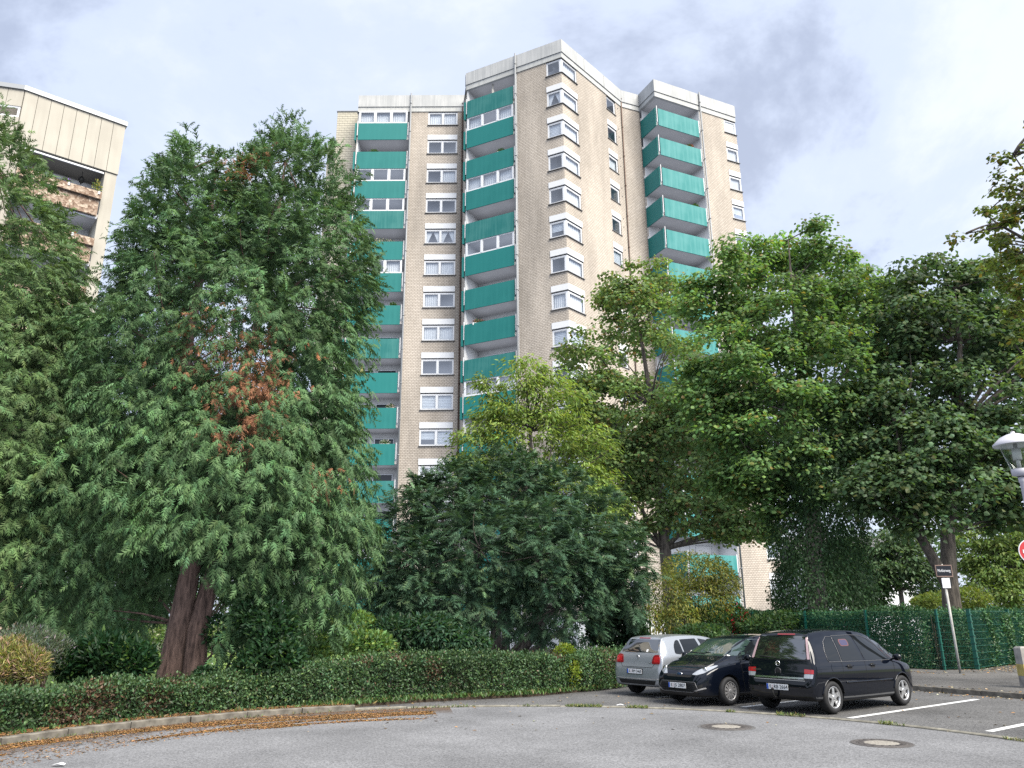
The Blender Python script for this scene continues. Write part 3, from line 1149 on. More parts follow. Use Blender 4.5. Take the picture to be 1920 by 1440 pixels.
# column at the right end, jamb at the left, rear and ends
b.box((gB.len - .62, 0, -.6), (gB.len - .02, 2.0, BF - .03), lambda x, y, z: gB.P(x, y, z))
b.box((-.1, 0, 0), (.28, 2.0, BF - .03), lambda x, y, z: gB.P(x, y, z))
b.poly([gB.P(0, 2.0, 0)[:2], gB.P(gB.len - .02, 2.0, 0)[:2], gB.P(gB.len - .02, 10, 0)[:2], (-36, 44), gA.P(.0, .15, 0)[:2], gA.P(gA.len, .15, 0)[:2]], -.6, BR - .25)
b.build('wall', blk, BO)
b = MB().mat(M['metalgrey'])
cap = [gA.P(0, -.16, 0)[:2], gA.P(gA.len + .02, -.16, 0)[:2], gB.P(gB.len + .08, -.16, 0)[:2], gB.P(gB.len + .08, 10, 0)[:2], (-36, 44.3)]
b.poly(cap, BR - .24, BR + .02)
b.build('roof_edge', blk, BO)
n = 8
for k in range(n):
    w = (gB.len + .02) / n
    b = MB().mat(M['beige'])
    b.box((k * w + .011, -.07, BF), ((k + 1) * w - .011, .08, BR - .245), lambda x, y, z: gB.P(x, y, z))
    b.build('facade_panel', blk, BO)
b = MB().mat(M['beigedark'])
b.box((0, -.02, BF + .02), (gB.len, 1.9, BR - .26), lambda x, y, z: gB.P(x, y, z))
b.box((gA.len - 7, -.02, .1), (gA.len, .14, BR - .26), lambda x, y, z: gA.P(x, y, z))
b.build('backing', blk, BO)
wz0, wz1 = 26.9, 27.55
for k in range(9):
    x0, x1 = gA.len - (k + 1) * .75, gA.len - k * .75
    for z0, z1 in ((BF, wz0 if k in (0, 1, 2) else BR - .245), (wz1, BR - .245)) if k in (0, 1, 2) else ((BF, BR - .245),):
        b = MB().mat(M['beige'])
        b.box((x0 + .011, -.07, z0 + .002), (x1 - .011, .0, z1), lambda x, y, z: gA.P(x, y, z))
        b.build('facade_panel', blk, BO)
    for j in range(8):
        b = MB().mat(M['beige'])
        b.box((x0 + .011, -.07, BF - .05 - 2.77 * (j + 1)), (x1 - .011, .0, BF - .07 - 2.77 * j), lambda x, y, z: gA.P(x, y, z))
        b.build('facade_panel', blk, BO)
w_ = link('window', frame_mesh('BL', 2.2, wz1 - wz0, 2, .06), blk, (gA.P(gA.len - 2.24, -.08, wz0)[0] - BO[0], gA.P(gA.len - 2.24, -.08, wz0)[1] - BO[1], wz0), gA.ang)
link('pane', small_mesh('pane|bl', lambda: lbox((.05, .06, .05), (2.15, .07, wz1 - wz0 - .05), M['darkdoor'])), w_)


def blk_bal():
    q = MB().mat(M['soffit'])
    q.box((.27, .05, -.02), (gB.len - .62, 1.98, .16))
    return q


def loc_b(u, v, z):
    p = gB.P(u, v, z)
    return (p[0] - BO[0], p[1] - BO[1], p[2])


FLOWER = {0: (.35, .22, .62), 1: (.62, .10, .12), 2: (.6, .3, .35)}
for k in range(9):
    zb = 22.62 - 2.77 * k
    bal = link('balcony', small_mesh('blkslab|', blk_bal), blk, loc_b(0, 0, zb), gB.ang)
    Lb = gB.len
    link('lower_panel', small_mesh('lower_panel|', lambda: lbox((.85, -.22, -.04), (Lb - .72, -.08, .86), M['aggregate'])), bal)
    link('lower_panel', small_mesh('lower_panel_a|', lambda: lbox((.29, -.22, -.04), (.835, -.08, .86), M['aggregate'])), bal)
    link('planter', small_mesh('planter|', lambda: lbox((.29, -.38, .90), (Lb - .66, -.02, 1.32), M['aggregate'])), bal)
    link('loggia_wall', small_mesh('blkback|', lambda: lbox((.28, 1.9, .16), (Lb - .63, 1.99, 2.75), M['plaster'])), bal)
    link('balcony_door', small_mesh('blkdoor|', lambda: lbox((.7, 1.84, .3), (Lb - 1.1, 1.89, 2.2), M['darkdoor'])), bal)
    link('door_frame', small_mesh('blkframe|', lambda: lbox((2.15, 1.80, .3), (2.25, 1.835, 2.2), M['pvc'])), bal)
    link('awning_rail', small_mesh('rail|', lambda: lbox((.4, -.05, 2.62), (Lb - .68, .03, 2.70), M['pvc'])), bal)
sz = 22.62
t = empty('balcony_lantern', gB.P(3.35, .75, sz + 2.16 + LIFT)); tag(t, 'dark hanging lantern under the upper pebble-dash balcony ceiling', 'lantern')
q = MB().mat(M['black']); q.lathe([(.02, .34), (.10, .26), (.16, .12), (.13, -.02), (.04, -.10), (0.01, -.2)], 8); q.build('shade', t)
q = MB().mat(M['black']); q.tube([(0, 0, .3), (0, 0, .62)], .012, 5); q.build('cord', t)

# pale house far behind the maples on the right
hs = empty('white_house', (22, 56, 0)); tag(hs, 'low white house half hidden behind the hedge and trees', 'house')
q = MB().mat(M['white'])
q.poly([(20.5, 55), (27.5, 55), (27.5, 62), (20.5, 62)], 0, 5.2); q.build('wall', hs, (22, 56, 0))
q = MB().mat(M['roofing'])
q.face([(20.2, 54.6, 5.2), (27.8, 54.6, 5.2), (27.8, 58.5, 7.6), (20.2, 58.5, 7.6)]); q.face([(27.8, 62.4, 5.2), (20.2, 62.4, 5.2), (20.2, 58.5, 7.6), (27.8, 58.5, 7.6)])
q.build('roof', hs, (22, 56, 0))
for k in range(3):
    for z in (1.3, 3.6):
        w_ = link('window', frame_mesh('H', 1.5, 1.2, 2), hs, (21.1 + 2.2 * k - 22, 54.95 - 56, z))
        link('pane', small_mesh('pane|h', lambda: lbox((.08, .06, .08), (1.42, .07, 1.12), M['darkdoor'])), w_)

# ------------------------------------------------------------------ foliage tools
def norm(a):
    return a / np.maximum(np.linalg.norm(a, axis=1, keepdims=True), 1e-9)


def T_maple():
    half = [(0, 0), (.50, .26), (.36, .66), (0, 1.05)]
    V, F = [], []
    for s in (1, -1):
        i = len(V)
        for x, y in half: V.append((x * s, y, -.30 * abs(x) - .16 * y * y))
        idx = list(range(i, i + 4))
        F.append(idx if s == 1 else idx[::-1])
    return np.array(V), F


def T_leaf(w=.24):
    V = [(0, 0, 0), (w, .45, .06), (0, 1, -.1), (-w, .45, .06)]
    return np.array(V), [[0, 1, 2], [0, 2, 3]]


def T_frond(n=7, w=.40, lean=.24, bw=.085, droop=.34, tip=.10):
    V, F = [], []

    def z(x, y): return -droop * y * y - .10 * abs(x)
    for k in range(n):
        t = .04 + .86 * k / n
        ww = w * (math.sin(math.pi * min(1, .25 + .75 * t)) ** .8) * (1.08 - .55 * t)
        for s in (1, -1):
            tt = t + (.045 if s < 0 else 0)
            i = len(V)
            V += [(0, tt - .01, z(0, tt)), (s * ww, tt + lean, z(ww, tt + lean) - .03), (0.0, tt + bw + .03, z(0, tt + bw))]
            F.append([i, i + 1, i + 2] if s > 0 else [i, i + 2, i + 1])
    i = len(V)
    V += [(-.05, .80, z(0, .8)), (.05, .80, z(0, .8)), (0, 1.0 + tip, z(0, 1.0 + tip))]
    F.append([i, i + 1, i + 2])
    return np.array(V), F


T_MAPLE, T_LEAF, T_LANCE = T_maple(), T_leaf(.26), T_leaf(.17)
T_FROND = T_frond(3, .38, .42, .22, .35, .14)
T_YEW = T_frond(4, .32, .27, .15, .20, .06)


def scatter(name, P, D, N, Sz, tmpl, tint, mat, parent=None, off=(0, 0, 0), kind=None):
    """one mesh of many leaves: P points, D leaf axis, N leaf normal, Sz size"""
    V, F = tmpl
    n, m = len(P), len(V)
    D = norm(D)
    N = N - D * np.sum(N * D, axis=1, keepdims=True)
    N = norm(N)
    X = np.cross(D, N)
    pts = (P[:, None, :] + Sz[:, None, None] * (V[None, :, 0:1] * X[:, None, :] + V[None, :, 1:2] * D[:, None, :] + V[None, :, 2:3] * N[:, None, :]))
    pts = pts.reshape(-1, 3) - np.array(off)
    me = bpy.data.meshes.new(name)
    me.vertices.add(n * m)
    me.vertices.foreach_set('co', pts.astype(np.float32).ravel())
    fl = np.concatenate([np.array(f) for f in F])
    nl = len(fl)
    sizes = np.array([len(f) for f in F])
    loops = (fl[None, :] + (np.arange(n) * m)[:, None]).ravel()
    starts = np.concatenate([[0], np.cumsum(sizes)[:-1]])
    starts = (starts[None, :] + (np.arange(n) * nl)[:, None]).ravel()
    me.loops.add(n * nl)
    me.loops.foreach_set('vertex_index', loops.astype(np.int32))
    me.polygons.add(n * len(F))
    me.polygons.foreach_set('loop_start', starts.astype(np.int32))
    me.polygons.foreach_set('loop_total', np.tile(sizes, n).astype(np.int32))
    ca = me.attributes.new('tint', 'FLOAT_COLOR', 'POINT')
    c = np.ones((n, m, 4), np.float32)
    c[:, :, :3] = np.clip(tint, 0, 1)[:, None, :]
    ca.data.foreach_set('color', c.ravel())
    me.materials.append(mat)
    me.update(calc_edges=True)
    o = link(name, me, parent)
    if kind: o['kind'] = kind
    return o


def sph(n):
    return norm(RNG.normal(size=(n, 3)))


def tints(n, base, var=.22, hue=.10, alts=(), clump=None):
    """leaf colours: base with brightness and hue scatter; alts = [(share, colour)]"""
    c = np.tile(np.array(base, float), (n, 1))
    u = RNG.random(n)
    a = 0
    for sh, col in alts:
        c[(u >= a) & (u < a + sh)] = col
        a += sh
    c *= (1 + var * RNG.normal(size=(n, 1)).clip(-2, 2))
    c[:, 0] *= 1 + hue * RNG.normal(size=n).clip(-2, 2)
    c[:, 2] *= 1 + hue * RNG.normal(size=n).clip(-2, 2)
    if clump is not None: c *= clump[:, None]
    return c.clip(.004, .9)


def lump(P, f, seed):
    """cheap smooth 3-D noise, about -1..1"""
    r_ = np.random.default_rng(seed)
    o = np.zeros(len(P))
    for k in range(7):
        w = r_.normal(size=3) * f
        o += np.sin(P @ w + r_.random() * 6.28)
    return o / 3.2


def limb(b, p0, p1, r0, r1, bend=.12, n=5, sag=0.0):
    p0, p1 = Vector(p0), Vector(p1)
    L_ = (p1 - p0).length
    j = Vector((random.uniform(-1, 1), random.uniform(-1, 1), random.uniform(-.4, .8))) * bend * L_
    pts, rr = [], []
    for k in range(n + 1):
        t = k / n
        pts.append(p0.lerp(p1, t) + j * math.sin(math.pi * t) + Vector((0, 0, -sag * t * t * L_)))
        rr.append(r0 + (r1 - r0) * t ** .7)
    b.tube(pts, rr, 7 if r0 > .06 else 5)
    return pts


def blob_points(blobs, n, shell=.5):
    """points spread through ellipsoid blobs, denser towards their skin"""
    w = np.array([(b[3] * b[4] + b[3] * b[5] + b[4] * b[5]) for b in blobs]); w = w / w.sum()
    idx = RNG.choice(len(blobs), n, p=w)
    d = sph(n)
    r_ = shell + (1 - shell) * RNG.random(n) ** .6
    B = np.array([x[:6] for x in blobs])
    return B[idx, :3] + d * B[idx, 3:6] * r_[:, None], d, idx


def broad_tree(name, label, base, trunk, blobs, n_clump, per, size, cols, clump_r=(.55, .95), tmpl=None, mat=None, bark='bark', fork=None,
               flat=.55, alts=(), cat='tree', var=.22, holes=0.0, seed=1, limbs=46, group=None, twig_r=.03):
    """trunk with limbs reaching into the crown; crown of leafy clumps"""
    t = empty(name, base)
    tag(t, label, cat, group)
    tb = MB().mat(M[bark])
    for pts, rr in trunk: tb.tube(pts, rr, 10)
    C, d, idx = blob_points(blobs, n_clump, .45)
    if holes:
        keep = lump(C, .9, seed) > -1 + holes
        C, d, idx = C[keep], d[keep], idx[keep]
    mainp = [Vector(p) for pts, rr in trunk for p in pts]
    lower = [p for p in mainp if p.z > base[2] + .8] or mainp
    order = RNG.permutation(len(C))[:limbs]
    for i in order:
        c = Vector(C[i])
        q = min(lower, key=lambda p: (p - c).length + (3 if p.z > c.z - .2 else 0))
        limb(tb, q, c, max(.035, min(.10, .018 * (c - q).length)), .012, .10, 5)
    o = tb.build('trunk', t, base)
    nc = len(C)
    cr = RNG.uniform(clump_r[0], clump_r[1], nc)
    tot = nc * per
    ci = np.repeat(np.arange(nc), per)
    dd = sph(tot)
    dd[:, 2] = np.where(RNG.random(tot) < .7, np.abs(dd[:, 2]), dd[:, 2])
    rr = RNG.random(tot) ** .45
    P = C[ci] + dd * (cr[ci] * rr)[:, None] * np.array([1, 1, flat])
    axis = np.array(base)[None, :2]
    outw = np.zeros((tot, 3)); outw[:, :2] = dd[:, :2] + .5 * norm(np.c_[P[:, :2] - axis, np.zeros(tot)])[:, :2]
    D = norm(outw) + np.c_[np.zeros((tot, 2)), -.35 - .5 * RNG.random(tot)] + .45 * RNG.normal(size=(tot, 3))
    N = np.c_[np.zeros((tot, 2)), np.full(tot, .9)] + .7 * dd + .45 * RNG.normal(size=(tot, 3))
    Sz = size * RNG.uniform(.7, 1.25, tot)
    cl = 1 + .22 * lump(C, .55, seed + 5)[ci] + .10 * RNG.normal(size=nc)[ci]
    tn = tints(tot, cols, var, .10, alts, cl)
    scatter('crown', P, D, N, Sz, tmpl or T_MAPLE, tn, mat or M['leaf'], t, base)
    return t


def px_blob(x, y, Y, rx, ry, depth=1.0):
    """ellipsoid blob seen round a photo position, rx and ry in photo pixels"""
    c = at(x, y, Y)
    s = (c - Vector((0, 0, CAM_H))).length / FPX
    k = math.cos(math.atan2(x - 960, FPX))
    return (c.x, c.y, c.z, rx * s * k, max(rx, ry) * s * .95 * depth, ry * s)


# ------------------------------------------------------------------ conifers
def conifer(name, label, base, stems, lobes, n_fr, size, cols, dead=(), gaps=(), alts=(), bark='barkred', tmpl=None, droop=.55, mat=None, seed=3, plume=12):
    """columns of drooping sprays; lobes = (x, y, z0, z1, radius, low, sharp)"""
    t = empty(name, base)
    tag(t, label, 'tree')
    tb = MB().mat(M[bark])
    for pts, rr in stems: tb.tube(pts, rr, 12)
    w = np.array([l[4] * (l[3] - l[2]) for l in lobes]); w = w / w.sum()
    npl = n_fr // plume
    idx = RNG.choice(len(lobes), npl, p=w)
    Lb = np.array([l[:7] for l in lobes])[idx]
    u = RNG.random(npl)
    # more plumes where the column is wide
    prof = lambda q, low, sharp: np.clip(np.minimum((q / low) ** .55, 1) * (1 - np.clip((q - low) / (1 - low), 0, 1) ** sharp) ** .8, .03, 1)
    u2 = RNG.random(npl)
    p1, p2 = prof(u, Lb[:, 5], Lb[:, 6]), prof(u2, Lb[:, 5], Lb[:, 6])
    u = np.where(p2 > p1, u2, u)
    pr = prof(u, Lb[:, 5], Lb[:, 6])
    th = RNG.random(npl) * 2 * math.pi
    z = Lb[:, 2] + u * (Lb[:, 3] - Lb[:, 2])
    rad = Lb[:, 4] * pr
    fr = np.where(RNG.random(npl) < .16, RNG.uniform(.2, .6, npl), .66 + .34 * RNG.random(npl) ** .8)
    C = np.c_[Lb[:, 0] + np.cos(th) * rad * fr, Lb[:, 1] + np.sin(th) * rad * fr, z]
    lm = lump(C, 1.1, seed)
    C[:, :2] += np.c_[np.cos(th), np.sin(th)] * (.34 * lm)[:, None] * np.minimum(1, rad)[:, None]
    keep = np.ones(npl, bool)
    for gx, gy, gz, gr, pk in gaps:
        dist = np.linalg.norm(C - np.array([gx, gy, gz]), axis=1)
        keep &= ~((dist < gr) & (RNG.random(npl) < pk))
    C, th, rad = C[keep], th[keep], rad[keep]
    nc = len(C)
    # bare wood towards some of the plumes
    zs = [(Vector(pts[k]), rr[k]) for pts, rr in stems for k in range(len(pts))]
    for i in RNG.permutation(nc)[:170]:
        c = Vector(C[i])
        q = min(zs, key=lambda s: (Vector((s[0].x, s[0].y, s[0].z)) - Vector((c.x, c.y, c.z - .5))).length)[0]
        limb(tb, q, c, .035, .008, .07, 4)
    tb.build('trunk', t, base)
    ci = np.repeat(np.arange(nc), plume)
    tot = len(ci)
    outp = np.c_[np.cos(th), np.sin(th), np.zeros(nc)]
    topp = np.clip((C[:, 2] - base[2]) / (max(l[3] for l in lobes) - base[2]), 0, 1)
    # each plume is a drooping bough tip with its sprays set along it
    A = norm(outp * .75 + RNG.normal(size=(nc, 3)) * np.array([.35, .35, .2]) + np.c_[np.zeros((nc, 2)), -droop * .7 + 1.3 * topp ** 2.5])
    Lp = RNG.uniform(.28, .62, nc)
    sA = np.tile(np.linspace(0, 1, plume), nc)
    out = outp[ci]
    P = C[ci] + A[ci] * (Lp[ci] * sA)[:, None] + np.c_[np.zeros((tot, 2)), -.22 * Lp[ci] * sA ** 2] + RNG.normal(size=(tot, 3)) * .055
    D = A[ci] * .75 + RNG.normal(size=(tot, 3)) * np.array([.42, .42, .26]) + np.c_[np.zeros((tot, 2)), -.30 - .35 * sA + .9 * topp[ci] ** 3]
    N = out * .6 + np.c_[np.zeros((tot, 2)), np.full(tot, .6)] + .42 * RNG.normal(size=(tot, 3))
    Sz = size * RNG.uniform(.75, 1.3, tot) * (1.1 - .35 * sA)
    cl = 1 + .20 * lump(C, 1.6, seed + 2)[ci] + .08 * RNG.normal(size=nc)[ci]
    tn = tints(tot, cols, .20, .08, alts, cl)
    for dx, dy, dz, dr, col, share in dead:
        dist = np.linalg.norm((P - np.array([dx, dy, dz])), axis=1)
        mk = (dist < dr * (1 + .35 * RNG.normal(size=tot))) & (RNG.random(tot) < share)
        tn[mk] = np.array(col) * (1 + .3 * RNG.normal(size=(mk.sum(), 1))).clip(.4, 1.6)
        Sz[mk] *= .8
    scatter('crown', P, D, N, Sz, tmpl or T_FROND, tn, mat or M['needle'], t, base)
    return t


TY = 19.0
pA, pB = at(352, 700, TY + .6), at(498, 700, TY + .9)
bs = ground_at(330, 1296); bs = at(326, 1290, 18.4); base = (bs.x, 18.4, 0.0)
xa, xb = pA.x, pB.x
stemA = [(base[0] - .22, 18.4, -.1), (base[0] - .12, 18.4, .5), (base[0] - .05, 18.45, 1.6), (base[0] + .10, 18.6, 4), (xa, 19.3, 8), (xa + .1, 19.6, 12), (xa + .1, 19.6, 14.4)]
stemB = [(base[0] + .36, 18.45, -.1), (base[0] + .40, 18.45, .6), (base[0] + .34, 18.5, 1.5), (base[0] + .5, 18.8, 3.0), (xb - .9, 19.5, 6), (xb - .2, 19.9, 10), (xb, 20.0, 14.6)]
lobes = [(xa - .05, 19.6, 2.2, 15.6, 2.6, .34, 2.1), (xb - .02, 19.9, 2.0, 15.9, 2.7, .36, 2.2), (xa - 1.0, 19.2, 1.8, 10.5, 2.1, .35, 2.0), (xb + 1.05, 19.0, 1.0, 9.8, 2.15, .32, 2.2), (xb + 1.75, 18.9, .8, 6.6, 1.5, .42, 2.3),
         (xb + .2, 18.0, 1.0, 8.0, 1.9, .35, 2.0), (xa + 1.0, 18.2, 2.2, 7.6, 1.7, .4, 2.0), (xa - 1.6, 19.6, .9, 6.0, 1.9, .45, 1.9), (xb + 1.35, 19.6, 7.5, 13.2, 1.2, .4, 2.2), (xa - 1.35, 20.0, 7.5, 13.8, 1.2, .4, 2.2), (xa + .1, 19.5, 10.5, 15.6, 1.25, .5, 2.4), (xb + .1, 19.8, 10.5, 15.8, 1.3, .5, 2.4)]
brown = (.27, .125, .065)
d1, d2, d3, d4, d5 = at(470, 765, 17.3), at(588, 672, 17.3), at(452, 300, 18.4), at(620, 900, 17.2), at(425, 660, 18.0)
g1, g2, g3 = at(412, 640, 19.6), at(355, 620, 19.8), at(424, 285, 19.6)
conifer('twin_stem_conifer', 'tall twin-stemmed conifer with reddish trunks and brown dead sprays', base,
        [(stemA, [.34, .29, .25, .20, .15, .09, .02]), (stemB, [.30, .26, .23, .19, .15, .10, .02])], lobes, 90000, .23, (.088, .165, .064),
        dead=[(d1.x - .1, d1.y, d1.z - .3, .70, brown, .95), (d1.x - .05, d1.y, d1.z + .35, .62, brown, .92), (d1.x + .1, d1.y + .4, d1.z + 1.0, .6, brown, .85), (d1.x + .2, d1.y + .9, d1.z + 1.7, .5, brown, .6), (d2.x, d2.y, d2.z + .1, .36, (.32, .125, .055), .9), (d2.x, d2.y, d2.z - .35, .26, (.32, .125, .055), .9), (d3.x, d3.y, d3.z, .6, brown, .7), (d4.x, d4.y, d4.z, .5, brown, .4), (d5.x, d5.y, d5.z, 1.0, brown, .45),
              (g1.x, g1.y, g1.z, 1.3, brown, .25)],
        gaps=[(g1.x, g1.y, g1.z, 1.3, .55), (g2.x, g2.y - 1.2, g2.z, .9, .6), (g1.x, g1.y - 1.5, g1.z, .8, .5), (g1.x, g1.y + 2, g1.z, 1.4, .6), (g2.x - .2, g2.y + 1.6, g2.z, 1.1, .6), (base[0] + .05, 17.2, 2.1, 1.25, .97), (base[0] + .05, 18.2, 1.6, 1.2, .97), (g3.x, g3.y, g3.z, 1.0, .92), (g3.x, g3.y - .9, g3.z, .8, .85), (g3.x, g3.y + 1, g3.z, .9, .85)], seed=4)
q1 = at(8, 700, 18.2)
conifer('left_conifer', 'broad bright green conifer cut off by the left edge of the picture', (q1.x - 2.2, 19.0, 0),
        [([(q1.x - 2.2, 19.0, -.1), (q1.x - 2.2, 19.0, 6), (q1.x - 2.1, 19.0, 14)], [.36, .24, .04])],
        [(q1.x - 2.0, 19.0, 1.4, 15.4, 3.8, .28, 1.7), (q1.x + .15, 18.5, 1.5, 9.8, 2.3, .40, 2.4), (q1.x - 1.3, 17.6, 1.6, 9.5, 2.0, .4, 1.9), (q1.x - .6, 19.3, 4, 12.4, 2.2, .38, 2.1), (q1.x + .5, 20.5, 1.2, 7.0, 2.3, .45, 2.2)], 64000, .235, (.105, .175, .062), seed=9)

# the yew in the middle: dark, spreading, many leaders
yb = at(930, 1200, 25.2)
ybase = (yb.x, 25.6, 0)
yl = []
for x_, y_, Y_, w_, h_ in ((785, 1000, 24.6, 75, 95), (730, 1065, 24.0, 65, 75), (850, 960, 25.4, 75, 100), (950, 945, 26, 80, 100), (1040, 965, 26, 80, 95), (1110, 1000, 25.6, 70, 90), (1160, 1055, 24.8, 50, 75), (890, 905, 25.8, 40, 50), (990, 900, 26, 36, 46), (800, 925, 25, 28, 40),
                           (900, 1030, 23.4, 105, 95), (1020, 1040, 23.3, 105, 95), (800, 1075, 23.2, 85, 80), (1090, 1060, 23.6, 90, 80), (880, 1120, 23.6, 120, 70), (1040, 1140, 24.2, 110, 70), (760, 1150, 24.0, 70, 60), (1170, 1100, 24.6, 40, 70)):
    c = px_blob(x_, y_, Y_, w_, h_)
    yl.append(c)
t = empty('yew_tree', ybase)
tag(t, 'dark green spreading yew between the conifer and the parked cars', 'tree')
tb = MB().mat(M['bark'])
for c in yl:
    limb(tb, (ybase[0] + random.uniform(-.3, .3), 25.6 + random.uniform(-.3, .3), -.05), c[:3], .12, .03, .12, 6)
nb = 2250
C, d, idx = blob_points(yl, nb, .50)
dj = 1 + .22 * lump(C, .9, 12)
C = C + d * (dj - 1)[:, None] * .9
for i in RNG.permutation(nb)[:110]:
    limb(tb, yl[idx[i]][:3], C[i], .03, .008, .1, 4)
tb.build('trunk', t, ybase)
plume = 13
ci = np.repeat(np.arange(nb), plume); tot = len(ci)
sA = np.tile(np.linspace(0, 1, plume), nb)
A = norm(d * np.array([1, 1, .55]) + RNG.normal(size=(nb, 3)) * .30 + np.array([0, 0, .05]))
Lp = RNG.uniform(.2, .5, nb)
side = RNG.normal(size=(tot, 3)) * np.array([.55, .55, .22])
P = C[ci] + A[ci] * (Lp[ci] * sA)[:, None] + RNG.normal(size=(tot, 3)) * .05 + np.c_[np.zeros((tot, 2)), -.15 * sA ** 2]
D = A[ci] * .85 + side + np.array([0, 0, -.18])
N = np.c_[np.zeros((tot, 2)), np.ones(tot)] + .4 * RNG.normal(size=(tot, 3)) + d[ci] * .4
keep = P[:, 2] > .35
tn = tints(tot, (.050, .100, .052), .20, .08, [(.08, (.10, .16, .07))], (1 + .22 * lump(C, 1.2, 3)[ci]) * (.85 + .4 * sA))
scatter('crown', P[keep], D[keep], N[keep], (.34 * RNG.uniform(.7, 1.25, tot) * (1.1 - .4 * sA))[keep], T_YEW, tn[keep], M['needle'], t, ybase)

# ------------------------------------------------------------------ broadleaf trees
# pale young cherry behind the yew
blobs = [px_blob(*a) for a in ((985, 705, 33, 32, 45), (960, 770, 33, 50, 50), (915, 775, 33, 35, 40), (1020, 730, 33, 45, 45), (940, 800, 33, 60, 50), (905, 720, 33, 16, 24), (885, 890, 32.6, 40, 50), (1050, 770, 33.4, 60, 60), (1000, 830, 33, 90, 70), (900, 850, 32.6, 55, 50), (1100, 850, 33.4, 60, 60), (1040, 920, 33, 100, 60), (920, 930, 33, 60, 60), (865, 812, 32.6, 22, 26), (1120, 940, 33, 60, 60))]
cb = at(1010, 1000, 33.2); cbase = (cb.x, 33.2, 0)
broad_tree('cherry_tree', 'slender pale green cherry tree rising behind the dark yew', cbase,
           [([(cb.x, 33.2, -.05), (cb.x + .05, 33.2, 3.2), (cb.x - .2, 33.2, 6), (cb.x - .3, 33.1, 9.5), tuple(at(985, 690, 33))], [.20, .16, .12, .07, .015])],
           blobs, 400, 46, .23, (.185, .265, .062), (.32, .75), T_LANCE, None, flat=.8, alts=[(.12, (.22, .27, .06)), (.1, (.09, .15, .03))], seed=21, limbs=90)
# maple in front of the tower
blobs = [px_blob(*a) for a in ((1165, 540, 38, 45, 50), (1200, 600, 38, 85, 70), (1120, 680, 37.5, 80, 80), (1230, 690, 37.5, 110, 80), (1180, 790, 37, 140, 80), (1300, 780, 37, 90, 80), (1110, 800, 37.4, 70, 70),
                               (1270, 870, 36.5, 130, 70), (1160, 890, 36.6, 100, 60), (1360, 860, 36.6, 90, 75), (1390, 960, 36, 80, 55), (1200, 960, 36.6, 90, 45), (1150, 990, 36.4, 60, 35), (1400, 1000, 36.2, 60, 30), (1130, 740, 37.4, 60, 50), (1270, 800, 36.8, 80, 60), (1200, 860, 36.6, 80, 50), (1300, 700, 37.4, 60, 60), (1320, 960, 35.8, 70, 45), (1240, 520, 38.4, 30, 35))]
mb = at(1262, 1160, 37.2); mbase = (mb.x, 37.2, 0)
tk = [at(x, y, 37.2) for x, y in ((1254, 1100), (1247, 1030), (1240, 960), (1232, 880), (1222, 760), (1200, 620), (1170, 540))]
broad_tree('street_maple', 'olive-tinged maple with open branches in front of the tower', mbase,
           [([(mb.x, 37.2, -.05)] + [tuple(p) for p in tk], [.36, .30, .27, .23, .19, .14, .07, .02])] +
           [([tuple(at(1245, 1030, 37.2)), tuple(at(x1, y1, Y1)), tuple(at(x2, y2, Y2))], [.13, .09, .03]) for x1, y1, Y1, x2, y2, Y2 in
            ((1215, 1000, 36.9, 1165, 960, 36.4), (1290, 985, 36.6, 1340, 930, 36), (1330, 1000, 36.4, 1420, 960, 35.6), (1265, 940, 37.4, 1300, 860, 37.6), (1200, 950, 37, 1130, 900, 36.6))],
           blobs, 760, 104, .165, (.165, .255, .085), (.6, 1.1), alts=[(.07, (.25, .18, .07)), (.12, (.19, .26, .07))], seed=31, limbs=110, holes=.12)
# big bright maple
blobs = [px_blob(*a) for a in ((1475, 460, 32.5, 70, 50), (1420, 480, 32.3, 60, 50), (1400, 530, 32, 80, 70), (1540, 520, 32.5, 80, 60), (1340, 590, 31.5, 55, 50), (1460, 600, 31.5, 120, 70), (1580, 600, 32, 90, 70), (1400, 690, 31, 110, 75), (1530, 690, 31, 120, 70),
                               (1330, 720, 31.5, 60, 70), (1640, 680, 31.6, 60, 55), (1460, 790, 30.8, 130, 65), (1590, 770, 31, 85, 55), (1360, 800, 31, 70, 60), (1440, 870, 30.8, 100, 50), (1560, 850, 31, 80, 45), (1480, 930, 31.4, 80, 40), (1390, 900, 31.4, 60, 40), (1610, 880, 31, 60, 50), (1310, 560, 32, 35, 45), (1650, 560, 32.6, 50, 45))]
mb = at(1530, 1145, 32); m2base = (mb.x, 32, 0)
broad_tree('bright_maple', 'tall bright green maple standing beside the right wing of the tower', m2base,
           [([(mb.x, 32, -.05)] + [tuple(at(x, y, 32)) for x, y in ((1528, 1050), (1522, 930), (1512, 800), (1500, 680), (1485, 540), (1478, 450))], [.40, .34, .30, .25, .17, .07, .02])],
           blobs, 720, 112, .160, (.142, .255, .082), (.6, 1.1), alts=[(.04, (.22, .19, .06)), (.16, (.17, .26, .06))], seed=41, limbs=110, holes=.1)
